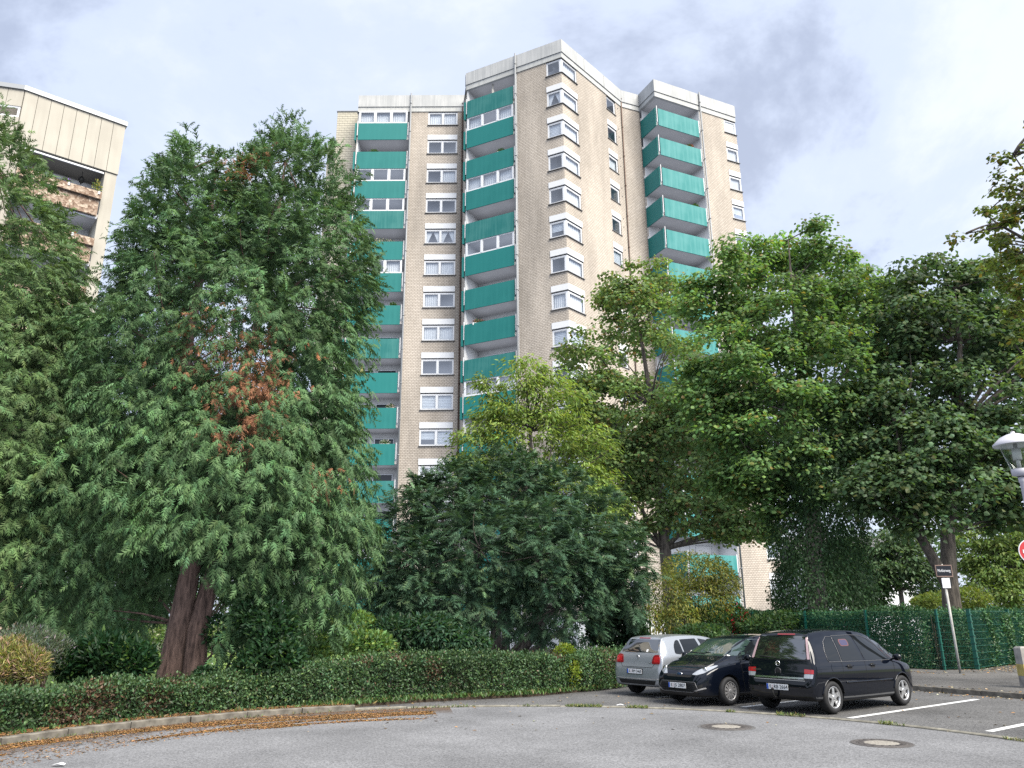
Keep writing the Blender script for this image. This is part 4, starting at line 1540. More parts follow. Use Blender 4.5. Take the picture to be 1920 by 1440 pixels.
# dark maple on the right
blobs = [px_blob(*a) for a in ((1740, 545, 30.5, 75, 55), (1840, 560, 30.5, 85, 55), (1690, 630, 30, 75, 60), (1790, 640, 29.8, 110, 65), (1890, 650, 29.8, 70, 65), (1720, 740, 29.4, 100, 60), (1840, 750, 29.2, 100, 65), (1660, 800, 29.6, 75, 55), (1770, 840, 29, 110, 55),
                               (1890, 860, 29, 70, 60), (1690, 900, 28.8, 85, 45), (1810, 930, 28.8, 100, 45), (1890, 950, 29, 60, 40), (1640, 930, 28.4, 55, 45), (1960, 700, 29.6, 70, 120), (1720, 980, 28.8, 60, 25))]
mb = at(1787, 1146, 29); m3base = (mb.x, 29, 0)
broad_tree('dark_maple', 'dark green maple with a forked trunk behind the green fence', m3base,
           [([(mb.x, 29, -.05)] + [tuple(at(x, y, 29)) for x, y in ((1784, 1130), (1779, 1070), (1777, 1000), (1785, 930), (1800, 800), (1800, 640), (1790, 540))], [.34, .31, .27, .25, .21, .15, .08, .02]),
            ([tuple(at(1783, 1110, 29)), tuple(at(1757, 1060, 28.8)), tuple(at(1728, 1010, 28.6)), tuple(at(1700, 930, 28.6)), tuple(at(1680, 800, 28.8))], [.22, .19, .16, .11, .03])],
           blobs, 600, 104, .165, (.088, .150, .066), (.6, 1.1), alts=[(.08, (.10, .12, .04)), (.10, (.07, .125, .035))], seed=51, limbs=110, holes=.1)
# lit low branch of the bright maple
# near tree reaching in from the right edge
blobs = [px_blob(*a) for a in ((1905, 280, 17, 32, 26), (1915, 350, 17, 38, 34), (1890, 395, 17, 40, 22), (1858, 428, 17, 34, 15), (1815, 440, 17, 26, 9), (1905, 450, 17, 32, 26), (1918, 530, 17, 26, 36), (1915, 600, 17, 24, 38), (1940, 480, 17.4, 40, 120), (1990, 420, 17.6, 60, 200), (1915, 690, 17, 18, 14))]
nb = at(2130, 1200, 18); nbase = (nb.x, 18, 0)
broad_tree('near_oak', 'lobed-leaf tree reaching in from the upper right edge', nbase,
           [([(nb.x, 18, -.05), (nb.x, 18, 4), (nb.x - .2, 18, 8), (nb.x - .4, 17.8, 12)], [.3, .25, .2, .05]),
            ([(nb.x - .1, 18, 7), tuple(at(1960, 470, 17.3)), tuple(at(1880, 425, 17)), tuple(at(1812, 438, 17))], [.10, .06, .03, .008]),
            ([(nb.x - .15, 18, 8), tuple(at(1960, 380, 17.3)), tuple(at(1900, 290, 17))], [.10, .05, .01])],
           blobs, 150, 46, .105, (.150, .205, .045), (.18, .36), flat=.8, alts=[(.15, (.2, .17, .04))], seed=61, limbs=80)


def ivy_column(name, label, base, pts, radii, n, size, col):
    t = empty(name, base); tag(t, label, 'ivy')
    u = RNG.random(n) * (len(pts) - 1)
    i = np.clip(u.astype(int), 0, len(pts) - 2); f = u - i
    Pc = np.array([tuple(p) for p in pts]); Rr = np.array(radii)
    C = Pc[i] * (1 - f)[:, None] + Pc[i + 1] * f[:, None]
    rr = Rr[i] * (1 - f) + Rr[i + 1] * f
    d = sph(n); d[:, 2] *= .35; d = norm(d)
    P = C + d * (rr * (.72 + .28 * RNG.random(n)))[:, None]
    P += d * (.42 * lump(P, 1.5, 8))[:, None]
    D = d * .5 + np.array([0, 0, -.75]) + .4 * RNG.normal(size=(n, 3))
    N = d + np.array([0, 0, .45]) + .35 * RNG.normal(size=(n, 3))
    scatter('foliage', P, D, N, size * RNG.uniform(.7, 1.3, n), T_LEAF, tints(n, col, .25, .1, [(.12, tuple(1.8 * c for c in col))], 1 + .2 * lump(P, 1.1, 5)), M['leaf'], t, base)
    return t


pts = [at(x, y, 31.3) for x, y in ((1545, 1165), (1540, 1100), (1535, 1030), (1530, 960), (1525, 890), (1530, 830))]
ivy_column('ivy', 'thick dark ivy sheathing the bright maple trunk', (pts[0].x, 31.3, 0), [(pts[0].x, 31.3, .1)] + pts, [1.7, 1.75, 1.95, 1.7, 1.85, 1.9, 1.3], 36000, .13, (.036, .076, .028))


def shrub(name, label, blobs, n, size, col, tmpl=None, alts=(), seed=1, cat='shrub', mat=None, up=.35, group=None, var=.25, stems=10, dn=0.0):
    zc = [b[:3] for b in blobs]
    bx, by = sum(z[0] for z in zc) / len(zc), sum(z[1] for z in zc) / len(zc)
    base = (bx, by, 0)
    t = empty(name, base); tag(t, label, cat, group)
    tb = MB().mat(M['twig'])
    for k in range(stems):
        b_ = blobs[k % len(blobs)]
        limb(tb, (bx + random.uniform(-.3, .3), by + random.uniform(-.2, .2), 0), (b_[0] + random.uniform(-.5, .5) * b_[3], b_[1] + random.uniform(-.5, .5) * b_[4], b_[2] + .3 * b_[5]), .025, .006, .1, 4)
    tb.build('stem', t, base)
    P, d, idx = blob_points(blobs, n, .5)
    P += d * (.12 * lump(P, 2.2, seed))[:, None]
    k = P[:, 2] > .03
    P, d = P[k], d[k]; n = len(P)
    D = d * .7 + np.array([0, 0, up]) + .6 * RNG.normal(size=(n, 3))
    N = d * .6 + np.array([0, 0, .7]) + .5 * RNG.normal(size=(n, 3))
    scatter('foliage', P, D, N, size * RNG.uniform(.65, 1.3, n), tmpl or T_LEAF, tints(n, col, var, .1, alts, 1 + .2 * lump(P, 1.6, seed + 3)), mat or M['leaf'], t, base)
    return t

# ------------------------------------------------------------------ shrubs and garden plants
def pot_plant(p, label, col, flower, n=260, r=.20, h=.3, box=None):
    t = empty('balcony_plant', p); tag(t, label, 'plant', 'plants on balcony rails')
    q = MB().mat(M['rust'] if box is None else M['white'])
    if box: q.box((-box / 2, -.10, 0), (box / 2, .10, .18))
    else: q.lathe([(.0, 0), (.10, 0), (.13, .2), (.11, .2), (0, .18)], 10)
    q.build('pot', t)
    d = sph(n); d[:, 2] = np.abs(d[:, 2])
    P = np.array(p) + np.array([0, 0, .17]) + d * np.array([(box or .3) * .55, .16, h]) * (RNG.random((n, 1)) ** .4)
    scatter('foliage', P, d + .5 * RNG.normal(size=(n, 3)) + np.array([0, 0, .4]), d + .5 * RNG.normal(size=(n, 3)), .11 * RNG.uniform(.6, 1.3, n), T_LEAF, tints(n, col, .25, .1, [(.3, flower)] if flower else ()), M['leaf'], t, p)


def on_rail(fr, k, u, v=-.0, dz=0.0):
    z = sills[k] + .16 + LIFT + dz
    q = fr.P(u, v, z)
    return q


G1 = (.07, .14, .04)
for fr, k, u, lab, fl, bx in ((fL, 1, 1.5, 'small green plants on the rail of the second teal balcony at left', None, .8), (fL, 4, 2.4, 'row of pale flowers on the rail of the fifth balcony at left', (.6, .55, .5), 2.2),
                              (fL, 6, 3.6, 'green bushy plant on the seventh left balcony beside the downpipe', None, .5), (fL, 9, 3.7, 'pale flowers on the left balcony with string lights', (.62, .5, .55), .6),
                              (fR2, 1, 3.3, 'red and green plant on the second balcony of the right wing', (.5, .1, .1), .6), (fR2, 3, 3.4, 'small green plant on the fourth balcony of the right wing', None, .5),
                              (fM1, 2, 3.1, 'trailing green plant on an open balcony of the middle wing', None, .6), (fM1, 7, 1.2, 'pinkish flowers on a lower balcony of the middle wing', (.55, .2, .25), .9), (fL, 10, 3.4, 'white flowers on a lower left balcony by the conifer', (.6, .6, .58), .7)):
    pot_plant(on_rail(fr, k, u, .16, -.12), lab, G1, fl, box=bx)
for u, k, lab, fl, h_ in ((2.55, 0, 'purple flowers in the upper pebble-dash planter', (.30, .20, .60), .25), (4.0, 0, 'tall yellow-green stalks in the upper pebble-dash planter', (.45, .42, .10), .75), (3.1, 1, 'red flowers in the lower pebble-dash planter', (.6, .12, .14), .2), (1.1, 0, 'pink flowers at the left end of the upper pebble-dash planter', (.6, .28, .28), .25)):
    pt_ = gB.P(u, -.2, 22.62 + 1.15 - 2.77 * k + LIFT)
    pot_plant(pt_, lab, (.10, .16, .05), fl, n=160, h=h_, box=.5)

def sh(name, label, pb, *a, **k):
    return shrub(name, label, [px_blob(*q) for q in pb], *a, **k)


sh('laurel_bush', 'dark glossy laurel bush beside the conifer trunk', [(145, 1245, 16.9, 42, 28), (200, 1236, 17.0, 54, 36), (250, 1248, 16.8, 36, 26)], 7500, .16, (.022, .062, .024), T_LANCE, [(.08, (.10, .17, .05))], 3, up=.5)
sh('ornamental_grass', 'straw-coloured flowering grass at the left edge of the garden', [(20, 1245, 15.6, 40, 34), (62, 1250, 15.5, 30, 28), (-30, 1245, 15.6, 40, 34)], 9000, .13, (.33, .31, .12), T_leaf(.07), [(.25, (.50, .36, .28)), (.2, (.18, .24, .06))], 4, 'grass clump', up=.9)
sh('lavender', 'grey-green lavender mound under the left conifer', [(40, 1222, 16.2, 60, 32), (105, 1226, 16.6, 34, 26)], 7000, .08, (.15, .20, .13), T_leaf(.09), [(.12, (.32, .28, .34))], 5, up=.9)
sh('holly_shrub', 'dark upright holly shrub growing through the low hedge', [(495, 1250, 16.9, 42, 52), (510, 1190, 17.1, 48, 48), (480, 1165, 17.3, 40, 36), (545, 1240, 16.8, 28, 38)], 8500, .12, (.026, .066, .028), None, [(.08, (.09, .16, .07))], 6)
sh('sapling', 'small dark-leaved sapling on the lawn right of the conifer trunk', [(412, 1180, 18.6, 26, 22), (438, 1225, 18.4, 16, 20)], 700, .12, (.035, .085, .035), None, (), 7)
sh('small_shrub', 'low round shrub at the foot of the conifer', [(388, 1266, 17.6, 22, 10)], 900, .08, (.03, .07, .03), None, (), 8)
sh('green_shrub', 'light green leafy shrub behind the middle hedge', [(600, 1200, 21.5, 45, 28), (660, 1185, 22, 50, 36), (690, 1215, 20.8, 50, 22), (570, 1225, 20, 40, 20)], 9000, .12, (.10, .19, .055), None, [(.2, (.19, .27, .06))], 9)
sh('back_laurel', 'row of long-leaved laurel behind the middle hedge', [(740, 1195, 21.6, 50, 30), (810, 1190, 21.8, 50, 30), (870, 1205, 21.8, 40, 22)], 8000, .17, (.040, .095, .048), T_LANCE, [(.1, (.10, .16, .09))], 10, up=-.2)
sh('golden_privet', 'yellow-green privet tuft standing out of the long hedge', [(1062, 1228, 19.9, 22, 20), (1072, 1252, 19.7, 18, 24)], 2600, .065, (.20, .28, .035), None, [(.2, (.30, .34, .06))], 11)
sh('garden_shrub', 'dark shrub under the left conifer by the lawn', [(150, 1145, 25, 70, 34), (60, 1145, 25.5, 70, 34), (235, 1150, 26, 60, 28)], 7000, .15, (.028, .062, .026), None, (), 12)
sh('flowering_shrub', 'white-speckled variegated shrub at the far side of the lawn', [(330, 1188, 34, 55, 14), (250, 1190, 34, 50, 12), (430, 1186, 34, 50, 14)], 7000, .15, (.12, .19, .055), None, [(.16, (.5, .52, .4))], 13)
sh('forsythia', 'arching yellow-green forsythia hanging over the silver car', [(1300, 1070, 31, 60, 36), (1315, 1125, 30.6, 56, 40), (1340, 1085, 31, 40, 34), (1250, 1120, 30, 45, 45), (1215, 1165, 29.6, 26, 26), (1270, 1165, 29.8, 44, 30), (1360, 1110, 31.5, 26, 40)], 11500, .14, (.17, .185, .045), T_LANCE, [(.3, (.12, .16, .035)), (.1, (.3, .26, .05))], 14, up=-.55)
sh('dark_understorey', 'dark shrub filling the gap between yew and silver car', [(1150, 1180, 25.5, 50, 40), (1195, 1200, 25.2, 24, 26)], 6000, .13, (.018, .042, .018), None, (), 15)
sh('rose_bush', 'bush with red roses in front of the white plinth', [(1385, 1165, 31, 22, 22)], 2200, .11, (.05, .11, .035), None, [(.10, (.55, .03, .045))], 16)
sh('bramble', 'leafy bramble by the fence above the dark cars', [(1330, 1165, 30.6, 42, 24), (1440, 1172, 30.2, 60, 14), (1490, 1165, 30, 40, 18), (1310, 1185, 29, 46, 16)], 9000, .13, (.045, .095, .034), None, [(.15, (.11, .17, .05))], 17)


def far_tree(name, label, x, y, Y, pb, n, size, col, seed, alts=()):
    blobs = [px_blob(*q) for q in pb]
    c = at(x, y, Y)
    return broad_tree(name, label, (c.x, Y, 0), [([(c.x, Y, -.05), (c.x + .05, Y, 3), tuple(at(x, y - 70, Y))], [.16, .12, .05])], blobs, n, 46, size, col, (.5, .95), T_LEAF, seed=seed, limbs=30, alts=alts)


far_tree('feathery_tree', 'grey-green feathery tree in front of the white house', 1690, 1130, 44, ((1680, 1060, 44, 50, 35), (1725, 1085, 44, 36, 34), (1640, 1085, 44, 36, 30), (1690, 1020, 44, 50, 26)), 170, .26, (.075, .125, .055), 71)
far_tree('far_ash', 'pale green tree in the background at the right edge', 1908, 1140, 42, ((1870, 1060, 42, 60, 45), (1880, 1000, 42, 60, 36), (1815, 1030, 42, 46, 40), (1920, 1040, 42, 50, 50), (1850, 1110, 41, 50, 32), (1920, 1115, 41, 50, 36), (1960, 1060, 42, 50, 60)), 420, .22, (.125, .195, .048), 72, [(.2, (.2, .26, .08))])
far_tree('back_birch', 'light tree between the ivy and the feathery tree', 1600, 1140, 46, ((1600, 1060, 46, 50, 60), (1625, 1110, 45, 40, 36), (1560, 1090, 46, 40, 50)), 220, .26, (.055, .105, .04), 73)
sh('yellow_shrub', 'yellow-green shrub at the foot of the dark maple', [(1745, 1130, 36, 36, 16), (1815, 1125, 37, 34, 18)], 3600, .16, (.17, .22, .05), None, (), 18)


# ------------------------------------------------------------------ clipped hedges
def hedge(name, label, path, width, h, n, size, col, alts=(), seed=1, brown=(), wob=.07, mat='hedgeleaf'):
    P_ = np.array(path, float)
    base = (float(P_[:, 0].mean()), float(P_[:, 1].mean()), 0)
    t = empty(name, base); tag(t, label, 'hedge')
    seg = np.linalg.norm(np.diff(P_[:, :2], axis=0), axis=1)
    cum = np.concatenate([[0], np.cumsum(seg)])
    hh = np.array([p[2] if len(p) > 2 else h for p in path])

    def on(s):
        x = np.interp(s, cum, P_[:, 0]); y = np.interp(s, cum, P_[:, 1]); z = np.interp(s, cum, hh)
        i = np.clip(np.searchsorted(cum, s) - 1, 0, len(seg) - 1)
        d = np.diff(P_[:, :2], axis=0)[i] / seg[i][:, None]
        return x, y, z, d
    tb = MB().mat(M['twig'])
    ns = int(cum[-1] / .3)
    s = np.linspace(.1, cum[-1] - .1, ns)
    x, y, z, d = on(s)
    for k in range(ns):
        for q in range(4):
            o_ = random.uniform(-.35, .35) * width
            limb(tb, (x[k] - d[k][1] * o_ * .4, y[k] + d[k][0] * o_ * .4, 0), (x[k] - d[k][1] * o_ + random.uniform(-.2, .2), y[k] + d[k][0] * o_ + random.uniform(-.2, .2), z[k] * random.uniform(.7, .97)), .016, .005, .06, 3)
    tb.build('stem', t, base)
    s = RNG.random(n) * cum[-1]
    x, y, z, d = on(s)
    per = 2 * h + width
    u = RNG.random(n) * per
    nx, ny = -d[:, 1], d[:, 0]
    off = np.where(u < h, -width / 2, np.where(u < 2 * h, width / 2, (u - 2 * h) - width / 2))
    zz_ = np.where(u < h, u / h * z, np.where(u < 2 * h, (u - h) / h * z, z))
    no = np.c_[np.where(u < 2 * h, np.sign(off) * nx, 0), np.where(u < 2 * h, np.sign(off) * ny, 0), np.where(u < 2 * h, .15, 1.0)]
    ends = RNG.random(n) < (width / cum[-1] * .5)
    P = np.c_[x + nx * off, y + ny * off, zz_]
    inset = RNG.random(n) ** 2.2 * .24
    P -= no * inset[:, None]
    stray = np.where(RNG.random(n) < .035, RNG.random(n) * .16, 0)
    P += no * (wob * lump(P, 2.4, seed) + .05 * lump(P, 6, seed + 7) + .03 * RNG.normal(size=n) + stray)[:, None]
    k = P[:, 2] > .02
    P, no = P[k], no[k]; m = len(P)
    D = no * .5 + np.array([0, 0, .3]) + .7 * RNG.normal(size=(m, 3))
    N = no * .8 + np.array([0, 0, .4]) + .5 * RNG.normal(size=(m, 3))
    tn = tints(m, col, .28, .12, alts, 1 + .22 * lump(P, 1.3, seed + 1))
    for bx, by, bz, br in brown:
        dd = np.linalg.norm(P - np.array([bx, by, bz]), axis=1) / br
        mk = RNG.random(m) < np.clip(.9 - dd, 0, .6)
        tn[mk] = np.array([.115, .07, .042]) * (1 + .3 * RNG.normal(size=(mk.sum(), 1))).clip(.4, 1.6)
    scatter('foliage', P, D, N, size * RNG.uniform(.6, 1.35, m), T_LEAF, tn, M[mat], t, base)
    return t


hA = [(-11.0, 9.2, .62), (-8.35, 12.35, .64), (-7.45, 13.8, .60), (-6.9, 14.55, .64), (-6.4, 15.2, .54), (-5.75, 15.95, .57), (-4.6, 16.75, .58)]
hB = [(-4.85, 16.65, .62), (-4.25, 17.0, .76), (-3.1, 17.75, .85), (-2.2, 18.15, .82), (-1.4, 18.5, .88), (.4, 19.35, .87), (1.0, 19.8, .82), (1.6, 20.2, .85), (2.75, 21.5, .80)]
hedge('low_hedge', 'low trimmed hedge along the kerb at lower left with brown patches', hA, .85, .72, 58000, .060, (.060, .115, .044), [(.08, (.13, .19, .06)), (.02, (.11, .075, .045))], 2,
      [(-6.9, 13.9, .4, .6), (-6.3, 14.7, .25, .4), (-7.1, 13.4, .15, .5), (-6.2, 15.2, .7, .4)])
hedge('long_hedge', 'long clipped hedge from the holly to the silver car', hB, .95, .93, 80000, .058, (.062, .120, .048), [(.10, (.12, .20, .06)), (.02, (.11, .075, .045))], 3,
      [(-3.3, 17.4, .95, .45), (-2.5, 17.75, .95, .45), (-1.75, 17.95, .6, .35), (2.2, 20.4, .7, .5), (1.0, 19.5, .8, .3)])
fh = [(7.6, 35.2, 1.72), (9.75, 31.6, 1.75), (12.2, 27.5, 1.82), (13.35, 25.85, 1.82), (14.3, 26.2, 1.76), (17.0, 28.6, 1.72), (20.5, 31.9, 1.75)]
hedge('fence_hedge', 'tall dense hedge behind the green wire fence', fh, 1.1, 1.75, 118000, .086, (.046, .115, .046), [(.08, (.09, .17, .05))], 5, wob=.12)
hedge('far_hedge', 'tall dark hedge closing the garden behind the lawn', [(-44, 42, 3.2), (-20, 43, 3.4), (-6, 44, 3.2), (7, 46, 3.0)], 2.0, 3.2, 26000, .22, (.045, .088, .032), [(.15, (.09, .15, .05))], 6, wob=.3)

# a far belt of trees closing the view (reads as one mass)
n = 16000
blobs = []
for k in range(34):
    x = -70 + k * 4.6 + random.uniform(-1, 1)
    if -14 < x < 22: continue
    blobs.append((x, 84 + random.uniform(-4, 4), random.uniform(3.5, 5), 3.4, 3.0, random.uniform(4, 6)))
P, d, idx = blob_points(blobs, n, .6)
k = P[:, 2] > 0; P, d = P[k], d[k]; n = len(P)
o = scatter('far_trees', P, d + .6 * RNG.normal(size=(n, 3)), d + np.array([0, 0, .5]) + .4 * RNG.normal(size=(n, 3)), .55 * RNG.uniform(.7, 1.3, n), T_LEAF, tints(n, (.05, .09, .035), .25, .1, (), 1 + .25 * lump(P, .3, 2)), M['leaf'])
tag(o, 'belt of distant trees behind the houses', 'trees', kind='stuff')
# the street side behind the viewer, seen only as reflections in the car bodies
n = 15000
blobs = []
for k in range(15):
    a_ = R(-172 + k * 13.5)
    r_ = random.uniform(27, 34)
    blobs.append((r_ * math.cos(a_), r_ * math.sin(a_), random.uniform(3, 4.5), 3.6, 3.6, random.uniform(3.6, 5.5)))
P, d, idx = blob_points(blobs, n, .6)
k = P[:, 2] > 0; P, d = P[k], d[k]; n = len(P)
o = scatter('street_trees', P, d + .6 * RNG.normal(size=(n, 3)), d + np.array([0, 0, .5]) + .4 * RNG.normal(size=(n, 3)), .6 * RNG.uniform(.7, 1.3, n), T_LEAF, tints(n, (.05, .09, .035), .25, .1, (), 1 + .25 * lump(P, .3, 2)), M['leaf'])
tag(o, 'row of trees across the street behind the viewer', 'trees', kind='stuff')

# ------------------------------------------------------------------ litter, tufts, weeds
def ring_pts(n, a0, a1, r0, r1, pw=1.0):
    a = np.radians(RNG.uniform(a0, a1, n)); r_ = r0 + (r1 - r0) * RNG.random(n) ** pw
    return np.c_[CX + r_ * np.cos(a), CY + r_ * np.sin(a), np.zeros(n)]


P = ring_pts(76000, 101, 205, CR - .02, CR - 1.75, 1.3)
rr = CR - np.hypot(P[:, 0] - CX, P[:, 1] - CY)
aa = np.arctan2(P[:, 1] - CY, P[:, 0] - CX)
Q = np.c_[aa * CR * .55, rr * 3.2, 0 * rr]
stk = lump(Q, 1.3, 5) + .6 * lump(Q, 3.5, 6)
P = P[(stk > -.3 + .45 * rr) | (RNG.random(len(P)) < .08)]
P2 = ring_pts(9000, 112, 205, CR + .15, CR + .75); P2[:, 2] = .075
P = np.r_[P, P2]; n = len(P); P[:, 2] += .004 + .006 * RNG.random(n)
th = RNG.random(n) * 6.28
D = np.c_[np.cos(th), np.sin(th), .08 * RNG.normal(size=n)]
N = np.c_[.2 * RNG.normal(size=(n, 2)), np.ones(n)]
o = scatter('needle_litter', P, D, N, .058 * RNG.uniform(.5, 1.3, n), T_leaf(.08), tints(n, (.42, .23, .095), .3, .1, [(.25, (.22, .12, .06)), (.1, (.5, .36, .2))]), M['litter'])
tag(o, 'orange-brown fallen conifer needles along the left kerb', 'litter', kind='stuff')

P = np.r_[ring_pts(900, 20, 104, CR - .03, CR + .02), ring_pts(1500, 62, 84, CR - .05, CR + .12), ring_pts(1300, 36, 60, CR - .04, CR + .14), ring_pts(700, 24, 34, CR - .04, CR + .12), ring_pts(200, 108, 160, CR - .06, CR)]
P = P[lump(P, 3.1, 4) > -.1]
n = len(P); P[:, 2] = .002
D = np.c_[.7 * RNG.normal(size=(n, 2)), np.ones(n)]; N = RNG.normal(size=(n, 3))
o = scatter('kerb_grass', P, D, N, .055 * RNG.uniform(.5, 1.5, n), T_leaf(.10), tints(n, (.13, .19, .05), .25, .12, [(.25, (.3, .27, .1))]), M['hedgeleaf'])
tag(o, 'small grass tufts growing in the kerb joint', 'grass', kind='stuff')

pp = []
for a_, b_, w in (((14.3, 10.8), (9.4, 19.4), .5), ((12.0, 23.4), (9.0, 30), 1.2), ((13.6, 24.3), (17.5, 27.4), 1.0), ((9.4, 20), (6.5, 24.7), .3)):
    u = RNG.random(420)
    q = np.c_[a_[0] + (b_[0] - a_[0]) * u, a_[1] + (b_[1] - a_[1]) * u, np.zeros(420)]
    q[:, :2] += RNG.normal(size=(420, 2)) * w * .45
    pp.append(q)
u = RNG.random(500); pp.append(np.c_[RNG.uniform(-4, 9, 500), 13 + 6 * u, np.zeros(500)][:150])
P = np.concatenate(pp); n = len(P)
inw = (P[:, 0] - 10.62) * .857 + (P[:, 1] - 17.4) * .515 > .05
P[:, 2] = np.where(inw, .108, .006)
th = RNG.random(n) * 6.28
o = scatter('fallen_leaves', P, np.c_[np.cos(th), np.sin(th), .1 * RNG.normal(size=n)], np.c_[.3 * RNG.normal(size=(n, 2)), np.ones(n)], .075 * RNG.uniform(.5, 1.3, n), T_LEAF,
            tints(n, (.30, .19, .08), .3, .12, [(.3, (.42, .36, .22)), (.2, (.16, .10, .05))]), M['litter'])
tag(o, 'dry leaves scattered on the pavement and lot', 'litter', kind='stuff')

# weeds at hedge feet and grass on the lawn
P = np.r_[ring_pts(350, 112, 200, CR + .3, CR + .6)]
u = RNG.random(3200); hb_ = np.array([(-4.0, 16.35), (-1.9, 17.7), (.4, 18.75), (2.4, 20.6)])
q = np.c_[np.interp(u * 3, [0, 1, 2, 3], hb_[:, 0]), np.interp(u * 3, [0, 1, 2, 3], hb_[:, 1]), np.zeros(3200)]
q[:, :2] += RNG.normal(size=(3200, 2)) * .13
P = np.r_[P, q]; n = len(P); P[:, 2] = .05
o = scatter('hedge_weeds', P, np.c_[.6 * RNG.normal(size=(n, 2)), np.ones(n)], RNG.normal(size=(n, 3)), .10 * RNG.uniform(.5, 1.4, n), T_LANCE, tints(n, (.075, .14, .04), .3, .12, [(.15, (.18, .15, .06))]), M['hedgeleaf'])
tag(o, 'weeds and ground ivy at the foot of the hedges', 'weeds', kind='stuff')
n = 14000
P = np.c_[RNG.uniform(-26, -5, n), RNG.uniform(20.8, 42, n), np.full(n, .078)]
o = scatter('lawn_grass', P, np.c_[.5 * RNG.normal(size=(n, 2)), np.ones(n)], RNG.normal(size=(n, 3)), .10 * RNG.uniform(.5, 1.4, n), T_leaf(.12), tints(n, (.17, .27, .055), .22, .1, [(.04, (.6, .6, .55))]), M['hedgeleaf'])
tag(o, 'short lawn grass with daisies behind the conifer', 'grass', kind='stuff')

# brown dirt washed along the raised kerb
m, nn, ll, bb = newmat('kerb dirt')
bb.inputs['Roughness'].default_value = 1
bb.inputs['Base Color'].default_value = (.115, .075, .048, 1)
tr = nn.new('ShaderNodeBsdfTransparent')
uvn = nn.new('ShaderNodeUVMap'); sx = nn.new('ShaderNodeSeparateXYZ'); ll.new(uvn.outputs[0], sx.inputs[0])
mpn = nn.new('ShaderNodeMapping'); mpn.inputs['Scale'].default_value = (.9, 5, 1); ll.new(uvn.outputs[0], mpn.inputs[0])
nz = noise(nn, ll, 1.5, 7, mpn.outputs[0], .7)
rg = nn.new('ShaderNodeMapRange'); rg.inputs[1].default_value, rg.inputs[2].default_value, rg.inputs[3].default_value, rg.inputs[4].default_value = 0, 1.5, .52, -.35
ll.new(sx.outputs[1], rg.inputs[0])
ad = nn.new('ShaderNodeMath'); ad.operation = 'ADD'; ll.new(nz.outputs[0], ad.inputs[0]); ll.new(rg.outputs[0], ad.inputs[1])
rm = nn.new('ShaderNodeMapRange'); rm.inputs[1].default_value, rm.inputs[2].default_value, rm.inputs[3].default_value, rm.inputs[4].default_value = .42, .95, 0, .85
ll.new(ad.outputs[0], rm.inputs[0])
mi = nn.new('ShaderNodeMixShader'); ll.new(rm.outputs[0], mi.inputs[0]); ll.new(tr.outputs[0], mi.inputs[1]); ll.new(bb.outputs[0], mi.inputs[2]); ll.new(mi.outputs[0], nn['Material Output'].inputs[0])
b = MB().mat(m)
for k in range(60):
    a0, a1 = R(98 + 107 * k / 60), R(98 + 107 * (k + 1) / 60)
    for j in range(5):
        r0, r1 = CR - .005 - .3 * j, CR - .005 - .3 * (j + 1)
        b.face([(CX + r_ * math.cos(a_), CY + r_ * math.sin(a_), .002) for r_, a_ in ((r1, a0), (r0, a0), (r0, a1), (r1, a1))],
               uv=[(a_ * CR, CR - r_) for r_, a_ in ((r1, a0), (r0, a0), (r0, a1), (r1, a1))])
o = b.build('kerb_dirt'); tag(o, 'brown dirt washed against the left kerb', 'dirt', kind='stuff')

# ------------------------------------------------------------------ fence
fence = empty('wire_fence', (12.95, 24.9, 0))
tag(fence, 'green double-rod wire fence with square posts in front of the tall hedge', 'fence')
FO = (12.95, 24.9, .1)
fp = [(6.65, 35.4), (7.91, 33.3), (9.17, 31.2), (10.43, 29.1), (11.69, 27.0), (12.95, 24.9), (14.07, 25.13), (16.81, 27.67), (18.7, 29.4)]
for k, p in enumerate(fp):
    q = MB().mat(M['fence'])
    w = .05 if k in (6, 7) else .03
    q.box((-w, -w, -.3), (w, w, 1.74)); q.box((-w - .008, -w - .008, 1.742), (w + .008, w + .008, 1.77))
    for j in range(8): q.box((-w - .012, -w - .02, .12 + j * .21), (w + .012, w + .02, .155 + j * .21))
    o = q.build('post', fence, loc=(p[0] - FO[0], p[1] - FO[1], .1))
    o.rotation_euler = (0, 0, math.atan2(2.1, -1.26) if k < 6 else .75)
for k in range(len(fp) - 1):
    a_, b_ = Vector((*fp[k], 0)), Vector((*fp[k + 1], 0)); L_ = (b_ - a_).length
    q = MB().mat(M['fence'])
    wv = .003 if k not in (6,) else .005
    for j in range(9):
        z = .06 + j * .205
        q.box((.03, -.012, z - wv), (L_ - .03, -.004, z + wv)); q.box((.03, .004, z - wv), (L_ - .03, .012, z + wv))
    nv = int(L_ / .05)
    for j in range(1, nv):
        x = L_ * j / nv
        q.box((x - .0017, -.003, .04), (x + .0017, .003, 1.73))
    o = q.build('mesh_panel', fence, loc=(a_.x - FO[0], a_.y - FO[1], .1)); o.rotation_euler = (0, 0, math.atan2(b_.y - a_.y, b_.x - a_.x))

# ------------------------------------------------------------------ signs, lamp, post, manholes
def text_mesh(s, size, mat, extrude=.002, align='CENTER', font_w=1.0):
    cu = bpy.data.curves.new('lettering', 'FONT')
    cu.body = s; cu.size = size; cu.extrude = extrude; cu.align_x = align; cu.align_y = 'CENTER'
    cu.resolution_u = 3
    ob = bpy.data.objects.new('lettering', cu); COL.objects.link(ob)
    bpy.context.view_layer.update()
    dg = bpy.context.evaluated_depsgraph_get()
    me = bpy.data.meshes.new_from_object(ob.evaluated_get(dg))
    bpy.data.objects.remove(ob)
    me.materials.clear(); me.materials.append(mat)
    return me


